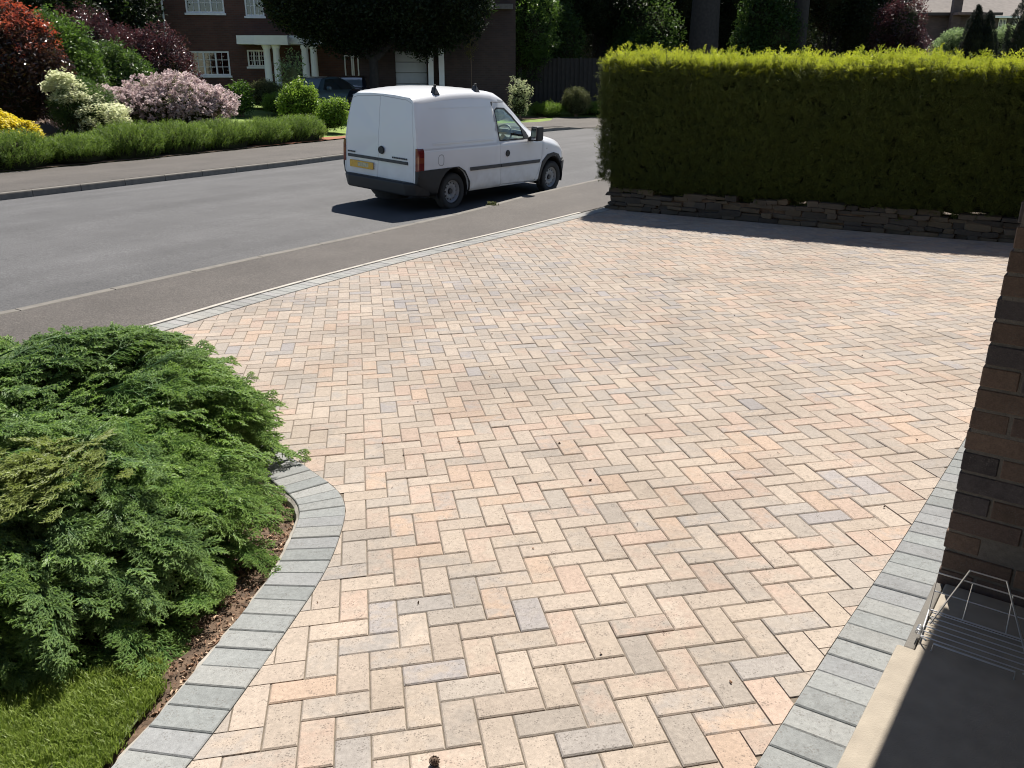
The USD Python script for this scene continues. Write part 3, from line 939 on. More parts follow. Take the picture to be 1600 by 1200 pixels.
def put(name, P, R_, protos, mats, smin, smax):
    keep = (P[:, 2] > .0) & (P[:, 0] + jc[0] > -4.6)
    P, R_ = P[keep], R_[keep]
    t = fbm(np.c_[P[:, :2] * 1.9, P[:, 2] * 0 + 2], 2) + rj.normal(0, .07, len(P))
    for sel, mat in ((t <= .55, mats[0]), (t > .55, mats[1])):
        k = sel.sum()
        scatter(name, [(m[:2], mat, m[2]) for m in protos], P[sel], R_[sel], rj.uniform(smin, smax, k), rj.integers(0, len(protos), k), jun, kind='stuff')


P1, R1, c1 = place(1500, -.04, .035)
hollow = c1 < .41
put('foliage', P1[~hollow], R1[~hollow], prot, ('juniper', 'juniper_blue'), .62, 1.0)
P2, R2, _ = place(800, -.22, -.08)
put('foliage', P2, R2, prot, ('juniper', 'juniper_blue'), .7, 1.0)
P3, R3, _ = place(1600, .0, .05)
put('foliage', P3 + R3[:, :, 0] * .14, R3, small, ('juniper', 'juniper_blue'), .6, 1.0)
# skirt: the rim's branches hang over the border
n = 620; th = rj.uniform(0, 2 * np.pi, n); hgt = rj.uniform(.06, .36, n)
rad = jr(th) * (1.0 - .5 * (hgt / .45) ** 2) - .30 + rj.normal(0, .05, n)
f = np.c_[np.cos(th + rj.normal(0, .35, n)), np.sin(th + rj.normal(0, .35, n)), rj.normal(-.02, .18, n)]
put('foliage', np.c_[rad * np.cos(th), rad * np.sin(th), hgt + .05], basis(f, np.c_[rj.normal(0, .3, n), rj.normal(0, .3, n), np.ones(n)]), prot, ('juniper', 'juniper'), .55, .95)
# a paler, sun-bleached branch on the near side
n = 60
n = 90; a = rj.uniform(0, 1, n)
bx = np.c_[1.12 - .30 * a + rj.normal(0, .08, n), -.80 - .22 * a + rj.normal(0, .07, n)]
rho_b = np.linalg.norm(bx, axis=1); th_b = np.arctan2(bx[:, 1], bx[:, 0])
zb = jh(np.clip(rho_b / jr(th_b), 0, .98), th_b) + .10
fb = np.c_[np.full(n, -.5) + rj.normal(0, .35, n), np.full(n, -1.0) + rj.normal(0, .3, n), rj.normal(.0, .15, n)]
scatter('pale_branch', [(m[:2], 'juniper_pale', m[2]) for m in small], np.c_[bx, zb], basis(fb, np.c_[rj.normal(0, .3, n), rj.normal(0, .3, n), np.ones(n)]), rj.uniform(.6, .95, n), rj.integers(0, 3, n), jun, kind='stuff')
# woody limbs, bare stems at the rim, and an added dark core blocking light
tg, rg = np.meshgrid(np.linspace(0, 2 * np.pi, 60, endpoint=False), np.linspace(0, 1, 14), indexing='ij')
zz = np.clip(jh(rg * .86, tg) - .22, .0, None) * (rg < .99)
rr_ = jr(tg) * rg * .80
v = np.stack([rr_ * np.cos(tg), rr_ * np.sin(tg), zz], -1)
idx = np.arange(60 * 14).reshape(60, 14)
f = [[idx[i, j], idx[i, j + 1], idx[(i + 1) % 60, j + 1], idx[(i + 1) % 60, j]] for i in range(60) for j in range(13)]
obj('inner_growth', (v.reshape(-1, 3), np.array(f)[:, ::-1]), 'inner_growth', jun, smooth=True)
for k in range(26):
    a = rj.uniform(-1.9, 1.2); r1 = jr(np.array(a)) * rj.uniform(.72, .88)
    p = [np.array([math.cos(a) * r1 * t + rj.normal(0, .02), math.sin(a) * r1 * t + rj.normal(0, .02), .05 + .20 * math.sin(t * 2.6) + rj.normal(0, .01)]) for t in np.linspace(.1, 1, 6)]
    mb = MB().tube(p, np.linspace(.016, .004, 6), 5)
    for j in range(3):
        q = p[rj.integers(3, 6)]
        mb.tube([q, q + np.r_[rj.normal(0, .09, 2), rj.uniform(-.02, .07)], q + np.r_[rj.normal(0, .16, 2), rj.uniform(-.03, .1)]], [.003, .002, .001], 4)
    obj('limb', mb.get(), 'pale_twig' if k % 3 == 0 else 'twig', jun)
# ---- clipped hedge on a dry stone wall --------------------------------------------------------------
rh = np.random.default_rng(41)
HD = (WALL_B - WALL_A) / np.linalg.norm(WALL_B - WALL_A)        # along the hedge, away from the road
HN = np.array([HD[1], -HD[0]])                                    # towards the camera
if HN @ (-WALL_A) < 0: HN = -HN
hang = math.degrees(math.atan2(HD[1], HD[0]))
HL = float(np.linalg.norm(WALL_B - WALL_A))
# local frame: x along the hedge, y away from the camera, z up
hedge = thing('clipped_hedge', 'long tall clipped conifer hedge with bright yellow new growth along its top', 'hedge', (WALL_A[0], WALL_A[1], -.2), hang)
yd = 1.0 if (np.array([-HD[1], HD[0]]) @ HN) < 0 else -1.0


def htop(x):
    return 2.10 - .022 * x + .06 * (noise(np.c_[x * 1.3, 0 * x, 0 * x + 4]) - .5)


x0h, x1h = -.20, 7.2
core = MB()
nx = 40
xs = np.linspace(x0h + .10, x1h - .05, nx)
prof = [(.24, .29), (.17, .8), (.14, 1.5), (.18, -2), (.30, -1), (.85, -1), (.95, .28)]
vv = []
for x in xs:
    for (y, z) in prof:
        zz = htop(np.array([x]))[0] - (.12 if z == -1 else .30) if z < 0 else z
        vv.append([x, yd * y + .03 * rh.normal(), zz + .02 * rh.normal()])
n = len(prof)
ff = [[i * n + j, i * n + (j + 1) % n, (i + 1) * n + (j + 1) % n, (i + 1) * n + j] for i in range(nx - 1) for j in range(n)]
ff += [[o + k for k in q] for o in (0, (nx - 1) * n) for q in ((0, 1, 2, 3), (0, 3, 4, 5), (0, 5, 6, 6))]
obj('inner_growth', (np.array(vv), np.array(ff)), 'inner_growth', hedge)  # solid dark core, added so no light passes through the hedge
hp = [spray(rh, .13, 9, .2, .5, .009, .55, .3), spray(rh, .11, 8, .35, .55, .009, .55, .3), spray(rh, .15, 10, .1, .45, .010, .5, .25), spray(rh, .09, 7, .1, .6, .009, .6, .4)]


def face_pts(n):
    x = rh.uniform(x0h, x1h, n); z = .20 + rh.uniform(0, 1, n) * (htop(x) - .20)
    lump = .085 * (fbm(np.c_[x * 2.2, z * 2.2, 0 * x + 1], 3) - .5) * 2
    low = np.clip((.46 - z) / .2, 0, 1)
    y = .06 + lump + low * .16 + .05 * np.clip((z - htop(x) + .10) / .10, 0, 1) ** 2 + rh.normal(0, .02, n)
    x = x + low * .30 * np.clip((.5 - x) / .6, 0, 1)
    thin = (low > .35) & (rh.random(n) < .02 + .55 * (x > 4.6))
    return np.c_[x, yd * y, z][~thin]


def side_pts(n):
    y = rh.uniform(.05, .95, n); z = .56 + rh.uniform(0, 1, n) * 1.51
    low = np.clip((.74 - z) / .40, 0, 1)
    return np.c_[x0h + .05 * (fbm(np.c_[y * 2.5, z * 2.5, 0 * y + 3], 2) - .5) * 2 + low ** 1.5 * .30, yd * y, z]


fp, sp_ = face_pts(16500), side_pts(2200)
Rf = basis(np.c_[rh.normal(0, .6, len(fp)), -yd * np.full(len(fp), .62) + rh.normal(0, .25, len(fp)), rh.normal(.55, .55, len(fp))], np.c_[rh.normal(0, .7, len(fp)), -yd * np.ones(len(fp)), rh.normal(.4, .5, len(fp))])
Rsd = basis(np.c_[-np.full(len(sp_), .6), rh.normal(0, .6, len(sp_)), rh.normal(.5, .5, len(sp_))], np.c_[-np.ones(len(sp_)), rh.normal(0, .7, len(sp_)), rh.normal(.4, .5, len(sp_))])
P = np.vstack([fp, sp_]); R_ = np.vstack([Rf, Rsd])
scatter('foliage', [(m, 'hedge_leaf') for m in hp], P, R_, np.r_[rh.uniform(.75, 1.3, len(fp)), rh.uniform(.6, .95, len(sp_))], rh.integers(0, 4, len(P)), hedge, kind='stuff')
# top: dense clipped surface and shoots of new growth standing up from it
n = 11000
x = rh.uniform(x0h + .02, x1h, n); yy = rh.uniform(.06, .95, n)
z = htop(x) - .02 + .05 * (fbm(np.c_[x * 2, yy * 2, 0 * x], 2) - .5) - .05 * np.clip((.12 - yy) / .1, 0, 1)
R_ = basis(np.c_[rh.normal(0, .45, n), rh.normal(0, .45, n), np.full(n, .9)], np.c_[rh.normal(0, 1, n), rh.normal(0, 1, n), rh.normal(0, .3, n)])
long = 1.0 + .9 * (rh.random(n) < .12) * rh.uniform(.4, 1, n)
scatter('new_growth', [(m, 'hedge_tip') for m in hp], np.c_[x, yd * yy, z], R_, rh.uniform(.7, 1.25, n) * long, rh.integers(0, 4, n), hedge, kind='stuff')
n = 2600   # tips that break out of the shaded face just under the top
x = rh.uniform(x0h, x1h, n); z = htop(x) - .16 * rh.random(n) ** 1.6
R_ = basis(np.c_[rh.normal(0, .5, n), -yd * np.full(n, .7), rh.normal(.5, .3, n)], np.c_[rh.normal(0, 1, n), rh.normal(0, .3, n), np.ones(n)])
scatter('new_growth', [(m, 'hedge_tip') for m in hp], np.c_[x, yd * (.07 + .03 * rh.normal(0, 1, n)), z], R_, rh.uniform(.5, 1.0, n), rh.integers(0, 4, n), hedge, kind='stuff')
for x in np.arange(.1, 7.1, .62):
    x = x + rh.normal(0, .06)
    obj('stem', MB().tube([[x, yd * .5, .1], [x + rh.normal(0, .03), yd * .48, .45], [x + rh.normal(0, .06), yd * .5, .95]], [.045, .038, .03], 7).get(), 'trunk_bark', hedge)

# dry stone wall
wall = thing('stone_wall', 'low rough grey stone wall in shade under the tall clipped hedge', 'wall', (WALL_A[0], WALL_A[1], -.2), hang)
mb = MB(); mb.box((.02, min(yd * .07, yd * .5), -.1), (HL, max(yd * .07, yd * .5), .24))
obj('earth_core', mb.get(), 'soil', wall)


def rock(rr, lo, hi, rough=.012):
    c = (np.array(lo) + hi) / 2; h = (np.array(hi) - lo) / 2
    pts = []
    for sx in (-1, 1):
        for sy in (-1, 1):
            for sz in (-1, 1):
                for a in range(3):
                    p = np.array([sx, sy, sz]) * h
                    p[a] *= rr.uniform(.55, .9)
                    pts.append(p + rr.normal(0, rough * .55, 3))
    t = trimesh.Trimesh(np.array(pts)).convex_hull
    return np.array(t.vertices) + c, np.array(t.faces)


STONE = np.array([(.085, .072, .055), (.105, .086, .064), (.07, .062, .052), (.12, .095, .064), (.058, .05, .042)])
stones = []
zc = 0.0
for row in range(5):
    hgt = (.07, .05, .08, .055, .065)[row]
    x = rh.uniform(-.1, 0)
    while x < HL - .1:
        L = rh.uniform(.12, .36)
        if row == 4 and rh.random() < .25:
            x += L; continue
        lean = .012 * row
        y0 = .0 + lean + rh.normal(0, .022); e0, e1 = rh.uniform(-.012, .012, 2)
        lo = (x + .004, min(yd * y0, yd * (y0 + .2)), zc + .003 + e0); hi = (x + L - .004, max(yd * y0, yd * (y0 + .2)), zc + hgt * rh.uniform(.85, 1.12) + e1)
        stones.append(rock(rh, lo, hi)); x += L
    zc += hgt
# the return at the road end
zc2 = 0.0
for row in range(5):
    hgt = .068; y = .22
    while y < .9:
        L = rh.uniform(.15, .32)
        y1 = y + L
        stones.append(rock(rh, (.0 + .01 * row, min(yd * y, yd * y1) + .004, zc2 + .003), (.2, max(yd * y, yd * y1) - .004, zc2 + hgt)))
        y += L
    zc2 += hgt
for v, f in stones[:300]:
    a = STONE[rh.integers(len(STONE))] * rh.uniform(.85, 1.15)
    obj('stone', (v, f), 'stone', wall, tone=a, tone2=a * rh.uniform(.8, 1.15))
tag(obj('ground', poly_sheet(Polygon([WALL_A + HD * .02 - HN * .05, WALL_A + HD * 8 - HN * .05, WALL_A + HD * 8 - HN * 1.6, WALL_A + HD * .02 - HN * 1.6]), lambda x, y: -.19 + .02 * noise(np.stack([x * 5, y * 5, 0 * x], -1)), .2), 'soil', smooth=True), kind='structure')
# ---- the house front we look out of: brick pier, porch, doorstep, wire rack --------------------------
rp = np.random.default_rng(53)
HF = np.array([.593, .805]); HF /= np.linalg.norm(HF)            # along the house front, away from the camera
HR = np.array([HF[1], -HF[0]])                                     # into the house
PC = np.array([1.503, 2.592])                                       # outer corner of the pier at the ground
pier_R = np.array([[HR[0], HF[0], 0], [HR[1], HF[1], 0], [0, 0, 1.0]])
pz = .045
pier = thing('brick_pier', 'dark brown brick pier at the edge of the porch beside the drive', 'pier', (PC[0], PC[1], pz), R=pier_R)
# local: x into the house along the reveal that faces the camera, y along the front away from the camera
BR = np.array([(.125, .082, .06), (.145, .095, .068), (.105, .07, .055), (.16, .10, .068), (.072, .058, .055)])
WX, WY = .66, .44
core_h = 27 * .075
zl = np.linspace(0, core_h, 15)
prof_m = np.vstack([np.c_[.005 + .024 * (zl / 1.17) ** 2, zl], [(WX - .01, core_h), (WX - .01, 0)]])
em = trimesh.creation.extrude_polygon(Polygon(prof_m), WY - .003, engine='earcut')
vm = em.vertices
obj('mortar', (np.c_[vm[:, 0], WY - vm[:, 2], vm[:, 1]], em.faces), 'mortar', pier)


def brick(lo, hi, par=pier):
    lean = .024 * (lo[2] / 1.17) ** 2
    lo, hi = np.array(lo) + [lean, 0, 0], np.array(hi) + [lean, 0, 0]
    b = trimesh.creation.box(hi - lo - .0); v = b.vertices + (lo + hi) / 2
    # softened arrises
    m = rbox(lo, hi, .003, 1)
    a = BR[rp.choice(5, p=[.3, .25, .2, .15, .1])] * rp.uniform(.85, 1.15)
    obj('brick', mesh_of(m), 'wall_brick', par, tone=a, tone2=a * rp.uniform(.75, 1.1))


for c in range(27):
    z0, z1 = c * .075 + .008, (c + 1) * .075 - .002
    j = lambda: rp.normal(0, .0022)
    header_first = c % 2 == 0
    x = 0.0
    first = True
    while x < WX - .05:
        L = .1075 if (first and header_first) else .215
        x1 = min(x + L, WX)
        d = .1075 if not (first and header_first) else .215
        q = j()
        brick((x + q * first, -q - .001, z0), (x1, d, z1))
        x = x1 + .010; first = False
    # the outer face (seen edge-on, and from a step to the side)
    y = (.215 if header_first else .1075) + .010
    while y < WY - .03:
        y1 = min(y + .215, WY)
        brick((j(), y, z0), (.1075, y1, z1)); y = y1 + .010
# the rest of the house front: wall beyond the pier, the porch's head and canopy that shade the step, and the door wall
house = thing('house', 'brown brick front of the near house with its porch over the doorstep', 'house', (PC[0], PC[1], pz), R=pier_R)
obj('wall', MB().box((.02, WY + .004, -.1), (.32, 9.0, core_h)).get(), 'porch_brick', house)
obj('upper_wall', MB().box((.02, -3.2, core_h + .30), (.32, 9.0, 5.2)).get(), 'porch_brick', house)
obj('porch_roof', MB().box((-.372, -3.4, core_h + .06), (1.9, WY + .5, core_h + .28)).get(), 'white_paint', house)
obj('wall', MB().box((WX + .004, -.2 + .21, -.1), (1.9, WY, core_h)).get(), 'porch_brick', house)
dw = MB().box((1.9, -3.4, -.1), (2.1, WY, core_h))
obj('wall', dw.get(), 'porch_brick', house)
obj('wall', MB().box((.0, -3.4, -.1), (1.9, -3.15, core_h)).get(), 'porch_brick', house)
obj('wall', MB().box((.02, -14, -.3), (.32, -3.404, 5.2)).get(), 'porch_brick', house)
obj('roof', trimesh.Trimesh(*MB().add([(-.45, -14.4, 5.1), (-.45, 9.4, 5.1), (4.2, 9.4, 8.0), (4.2, -14.4, 8.0), (8.8, -14.4, 5.1), (8.8, 9.4, 5.1)], [[0, 1, 2, 3], [3, 2, 5, 4]]).get(), process=True), 'roof_tile_brown', house)
d = group_part('front_door', house)
obj('door_leaf', MB().box((1.86, -2.0, .03), (1.895, -1.1, 2.0)).get(), 'dark_wood', d)
# doorstep: dark slab with a pale stone nosing along the drive
step = thing('doorstep', 'pale stone doorstep mostly in shadow, its outer edge sunlit along the grey border', 'doorstep', (PC[0], PC[1], pz), R=pier_R)
NE = -.475     # where the pale nosing ends, short of the pier
sl = rbox((-.022, -3.1, -.12), (1.85, NE, .034), .006, 2) + rbox((.030, NE - .02, -.12), (1.85, -.02, .034), .006, 2)
obj('slab', mesh_of(sl), 'step_stone', step)
obj('edge_stone', mesh_of(rbox((-.004, NE + .006, -.12), (.027, -.02, .028), .006, 2)), 'kerb_concrete', step)

# wire rack standing on the step against the pier
rack = thing('wire_rack', 'small silver wire rack with a trapezoid handle standing on the doorstep by the brick pier', 'wire rack', (PC[0], PC[1], pz + .031), R=pier_R)

r = .0028
xa, xb, ya, yb = .022, .345, -.452, -.25


def wire(name, *runs, rad=r):
    mb = MB()
    for p in runs:
        mb.tube(p, rad, 6)
    obj(name, mb.get(), 'steel_wire', rack)


wire('base_rail', [(xa + .05, ya, .0), (xa + .052, ya, .030), (xb - .05, ya, .030), (xb - .048, ya, .0)])
wire('base_rail', [(xa, yb, .0), (xa, yb, .02), (xb, yb, .02), (xb, yb, .0)])
wire('side_wire', [(xa, yb, .02), (xa + .01, ya + .03, .022), (xa + .03, ya + .004, .03)])
wire('side_wire', [(xb, yb, .02), (xb - .01, ya + .03, .022), (xb - .03, ya + .004, .03)])
for k in range(6):
    y = ya + .03 + k * (yb - ya - .05) / 5
    wire('floor_wire', [(xa + .012, y, .024), (xb - .012, y, .024)], rad=.002)
wire('back_rail', [(xa, yb, .02), (xa + .004, yb + .02, .150), (xb - .004, yb + .02, .150), (xb, yb, .02)])
wire('back_rail', [(xa + .002, yb + .011, .086), (xb - .002, yb + .011, .086)], rad=.002)
wire('back_wire', [(xa + .105, yb + .02, .150), (xa + .10, yb, .02)], rad=.002)
wire('back_wire', [(xb - .105, yb + .02, .150), (xb - .10, yb, .02)], rad=.002)
wire('handle', [(xa + .02, ya + .115, .024), (xa + .098, ya + .122, .245), (xa + .198, ya + .122, .245), (xb - .035, ya + .115, .024)], rad=.0032)
a = np.linspace(0, 12 * np.pi, 150)
wire('coil', np.c_[xa + .008 * np.cos(a), ya + .03 + .04 * a / a[-1], .03 + .008 * np.sin(a)], rad=.0016)
# ---- white delivery van -------------------------------------------------------------------------
# van frame: X forward from the rear axle, Y left, Z up from the road
VT = np.array([-1.597, 14.241, -.243])
VR = Rotation.from_euler('ZYX', [np.pi / 2 - .656, .006, .054]).as_matrix()
van = thing('delivery_van', 'small white panel van with black bumpers parked by the kerb beside the driveway', 'van', VT, R=VR)


def lerp(x, pts):
    a = np.array(pts, float)
    from scipy.interpolate import PchipInterpolator
    return PchipInterpolator(a[:, 0], a[:, 1])(x)


VX = np.array([-.80, -.785, -.755, -.70, -.6, -.45, -.25, 0, .25, .5, .75, 1.0, 1.2, 1.4, 1.6, 1.8, 2.0, 2.15, 2.3, 2.45, 2.6, 2.75, 2.9, 3.05, 3.2, 3.3, 3.38, 3.44, 3.47])
ztop = lerp(VX, [(-.80, 1.715), (-.70, 1.74), (-.45, 1.765), (0, 1.80), (.5, 1.815), (.9, 1.805), (1.15, 1.775), (1.4, 1.69), (1.7, 1.50), (2.0, 1.27), (2.2, 1.12), (2.35, 1.055), (2.6, 1.01), (2.9, .945), (3.15, .86), (3.3, .78), (3.42, .68), (3.47, .62)])
wmax = lerp(VX, [(-.80, .805), (-.785, .822), (-.6, .834), (-.2, .84), (1, .845), (2, .845), (2.6, .835), (2.9, .80), (3.15, .72), (3.3, .62), (3.42, .47), (3.47, .36)])
wroof = lerp(VX, [(-.80, .655), (-.7, .678), (-.3, .69), (.6, .70), (1.2, .68), (1.6, .64), (2.0, .66), (2.35, .76), (2.6, .77), (2.9, .73), (3.15, .64), (3.3, .53), (3.47, .28)])
zbot = lerp(VX, [(-.80, .46), (-.72, .40), (-.5, .28), (0, .25), (2.4, .25), (2.9, .25), (3.2, .28), (3.47, .40)])


def section(i):
    zt, w, wr, zb = ztop[i], wmax[i], wroof[i], zbot[i]
    zs = min(.98, zt - .10)                                  # shoulder
    tall = np.clip((zt - 1.05) / .7, 0, 1)
    rad = .055 + .10 * tall
    p = [(0, zb), (w * .7, zb), (w - .06, zb + .005), (w - .022, zb + .05), (w - .008, zb + .14), (w, .56 if zt > .8 else zb + .2), (w, max(.72, 0) if zt > .95 else zb + .24)]
    p += [(w - .002, zs - .06), (w - .012, zs - .015), (w - .030, zs + .012)]
    z0, y0 = zs + .012, w - .030
    z1, y1 = zt - rad, wr + .012
    for t in (.25, .5, .75, 1.0):
        p.append((y0 + (y1 - y0) * t + .012 * tall * math.sin(math.pi * t), z0 + (z1 - z0) * t))
    p += [(wr - .004, zt - rad * .62), (wr - .035, zt - rad * .32), (wr - .09, zt - rad * .14), (wr * .72, zt - .018), (wr * .4, zt - .004), (0, zt)]
    p = np.array(p); p[:, 1] = np.maximum.accumulate(p[:, 1])
    return p


def loft(tx=0.0):
    """closed skin of the van; tx shrinks it inwards by about tx metres"""
    rings = []
    for i, x in enumerate(VX):
        s = section(i)
        full = np.vstack([np.c_[-s[:, 0], s[:, 1]], np.c_[s[::-1][1:-1, 0], s[::-1][1:-1, 1]]])   # right side up, over the roof, left side down
        z = full[:, 1]
        lean = .085 * np.clip((z - .75) / 1.0, 0, 1.1) ** 2 * np.clip((.1 - x) / .9, 0, 1)
        nose = -.10 * np.clip((.75 - z) / .4, 0, 1) * 0
        rings.append(np.c_[x + lean + nose, full[:, 0], z])
    m = len(rings[0]); v = np.vstack(rings); n = len(rings)
    f = [[i * m + j, (i + 1) * m + j, (i + 1) * m + (j + 1) % m, i * m + (j + 1) % m] for i in range(n - 1) for j in range(m)]
    c0, c1 = len(v), len(v) + 1
    v = np.vstack([v, rings[0].mean(0), rings[-1].mean(0)])
    tri = [[c0, j, (j + 1) % m] for j in range(m)] + [[c1, (n - 1) * m + (j + 1) % m, (n - 1) * m + j] for j in range(m)]
    f = np.array(f); f = np.vstack([f[:, [0, 1, 2]], f[:, [0, 2, 3]], tri])
    if tx:
        c = np.array([1.33, 0, 1.03]); h = np.array([2.13, .84, .78])
        v = c + (v - c) * (1 - tx / h)
    return man(v, f)


OUT, IN1, IN2, INNER = loft(), loft(.006), loft(.012), loft(.035)


def prism_y(poly, y0, y1):
    """solid from an outline in X,Z, from y0 to y1"""
    cs = manifold3d.CrossSection([np.array(poly, float)], manifold3d.FillRule.NonZero)
    m = manifold3d.Manifold.extrude(cs, y1 - y0)      # along z
    return m.rotate([90, 0, 0]).translate([0, y1, 0])


def prism_x(poly, x0, x1):
    """solid from an outline in Y,Z, from x0 to x1"""
    cs = manifold3d.CrossSection([np.array(poly, float)], manifold3d.FillRule.NonZero)
    m = manifold3d.Manifold.extrude(cs, x1 - x0)      # (Y,Z,x)
    return m.transform(np.array([[0, 0, 1, x0], [1, 0, 0, 0], [0, 1, 0, 0]], float))


def rounded(poly, r, n=5):
    p = Polygon(poly).buffer(-r).buffer(r, quad_segs=n)
    return np.array(shapely.geometry.polygon.orient(p).exterior.coords)[:-1]


def grow(poly, d):
    return np.array(shapely.geometry.polygon.orient(Polygon(poly).buffer(d, join_style=2)).exterior.coords)[:-1]


cyl = lambda x, z, r, y0, y1, seg=48: manifold3d.Manifold.cylinder(y1 - y0, r, r, seg).rotate([90, 0, 0]).translate([x, y1, z])
shell = OUT - INNER
arches = cyl(0, .30, .365, -1, -.52) + cyl(0, .30, .365, .52, 1) + cyl(2.716, .30, .375, -1, -.50) + cyl(2.716, .30, .375, .50, 1)
win = rounded([(1.15, 1.010), (1.115, 1.25), (1.075, 1.485), (1.15, 1.520), (1.40, 1.505), (1.62, 1.385), (1.95, 1.115), (1.99, 1.010)], .03)
screen = rounded([(-.60, 1.09), (.60, 1.09), (.53, 1.64), (-.53, 1.64)], .06)
doorp = rounded([(1.02, 1.60), (1.09, 1.30), (1.155, .98), (1.17, .60), (1.20, .30), (2.17, .27), (2.27, .47), (2.33, .70), (2.345, 1.00), (2.02, 1.19), (1.72, 1.43), (1.44, 1.60)], .05)
rd_r = rounded([(-.715, .475), (.045, .475), (.045, 1.685), (-.50, 1.655), (-.625, 1.615), (-.66, 1.40), (-.715, .95)], .02)
rd_l = rounded([(.05, .475), (.75, .475), (.75, .95), (.70, 1.40), (.645, 1.615), (.52, 1.655), (.05, 1.685)], .02)
SIDE_R = lambda poly: prism_y(poly, -1.2, -.3)
SIDE_L = lambda poly: prism_y(poly, .3, 1.2)
REAR = lambda poly: prism_x(poly, -1.2, -.45)
body = shell - arches - SIDE_R(win) - SIDE_L(win) - (prism_x(screen, 1.2, 2.6) ^ manifold3d.Manifold.cube([3, 3, 3]).translate([.9, -1.5, .4]))
skin = OUT - loft(.014)
doors = {}
for key, cut in (('r', SIDE_R(doorp)), ('l', SIDE_L(doorp)), ('rr', REAR(rd_r)), ('rl', REAR(rd_l))):
    big = {'r': SIDE_R(grow(doorp, .006)), 'l': SIDE_L(grow(doorp, .006)), 'rr': REAR(grow(rd_r, .005)), 'rl': REAR(grow(rd_l, .005))}[key]
    doors[key] = body ^ cut
    body = body - big
bp_ = obj('body', mesh_of(body), 'van_paint', van, smooth=32)
dr = obj('front_door', mesh_of(doors['r']), 'van_paint', van, smooth=32)
dl = obj('front_door', mesh_of(doors['l']), 'van_paint', van, smooth=32)
r1 = obj('rear_door', mesh_of(doors['rl']), 'van_paint', van, smooth=32)
r2 = obj('rear_door', mesh_of(doors['rr']), 'van_paint', van, smooth=32)
glz = IN1 - IN2
obj('window', mesh_of(glz ^ SIDE_R(grow(win, .004))), 'car_glass', dr)
obj('window', mesh_of(glz ^ SIDE_L(grow(win, .004))), 'car_glass', dl)
obj('windscreen', mesh_of(glz ^ prism_x(grow(screen, .004), 1.2, 2.6)), 'car_glass', van)
seal = (OUT - IN2)
for sgn, par in ((SIDE_R, dr), (SIDE_L, dl)):
    ringp = sgn(grow(win, .010)) - sgn(grow(win, -.012))
    obj('window_seal', mesh_of((loft(-.0025) - IN2) ^ ringp), 'black_plastic', par)


def skin_part(name, cutter, out=.012, mat='black_plastic', parent=van, inn=.002):
    m = (loft(-out) - loft(inn)) ^ cutter
    return obj(name, mesh_of(m), mat, parent, smooth=35)


# side mouldings, lower cladding round the rear wheels, arch rims
for sgn, dpar in ((SIDE_R, dr), (SIDE_L, dl)):
    s1 = sgn([(.385, .585), (1.165, .585), (1.165, .640), (.375, .640)])
    s2 = sgn([(1.180, .585), (2.27, .585), (2.29, .640), (1.180, .640)])
    skin_part('side_moulding', s1, .012, 'dark_trim')
    skin_part('side_moulding', s2, .012, 'dark_trim', dpar)
    clad = sgn([(-.80, .25), (-.80, .665), (-.10, .672), (.1, .672), (.25, .6), (.38, .42), (.40, .25)]) - arches - REAR([(-.755, .2), (.79, .2), (.79, 1), (-.755, 1)])
    skin_part('rear_cladding', clad, .010, 'black_plastic')
    fr = sgn([(2.30, .25), (2.30, .40), (2.36, .60), (2.52, .715), (2.72, .735), (2.92, .69), (3.05, .60), (3.12, .61), (3.6, .60), (3.6, .25)]) - arches
    skin_part('front_cladding', fr, .010, 'black_plastic')
# inner arch liners so that the wheel wells are dark
for x in (0, 2.716):
    for sg in (-1, 1):
        a = cyl(x, .30, .368, min(sg * .50, sg * .80), max(sg * .50, sg * .80)) - cyl(x, .30, .352, min(sg * .52, sg * .9), max(sg * .52, sg * .9)) - manifold3d.Manifold.cube([2, 3, 1]).translate([x - 1, -1.5, -.8])
        obj('arch_liner', mesh_of(a), 'under_black', van)
# bumpers
rbm = manifold3d.Manifold.batch_hull([manifold3d.Manifold.sphere(.035, 12).translate(p) for p in [(-.80, .74, .44), (-.80, -.74, .44), (-.62, .80, .44), (-.62, -.80, .44), (-.87, .60, .445), (-.87, -.60, .445), (-.85, .62, .31), (-.85, -.62, .31), (-.76, .74, .30), (-.76, -.74, .30), (-.55, .78, .29), (-.55, -.78, .29)]])
obj('rear_bumper', mesh_of(rbm - arches), 'black_plastic', van, smooth=40)
fbm_ = skin_part('front_bumper', prism_x([(-1, .2), (1, .2), (1, .56), (-1, .56)], 3.05, 3.7), .03)
# underbody, axle, exhaust, spare wheel
obj('underbody', mesh_of(rbox((-.5, -.62, .22), (3.1, .62, .34), .03)), 'under_black', van)
obj('rear_axle', MB().tube([(0, -.62, .27), (0, .62, .27)], .05, 10).get(), 'under_black', van)
obj('spare_wheel', mesh_of(manifold3d.Manifold.cylinder(.16, .27, .27, 28).translate([-.42, .12, .13])), 'under_black', van)


def lathe(prof, k=40):
    prof = np.array(prof); a = np.arange(k) / k * 2 * np.pi; n = len(prof)
    v = np.stack([prof[:, 0][:, None] * np.cos(a), np.repeat(prof[:, 1][:, None], k, 1), prof[:, 0][:, None] * np.sin(a)], -1).reshape(-1, 3)
    f = [[i * k + j, i * k + (j + 1) % k, (i + 1) * k + (j + 1) % k, (i + 1) * k + j] for i in range(n - 1) for j in range(k)]
    return v, np.array(f)


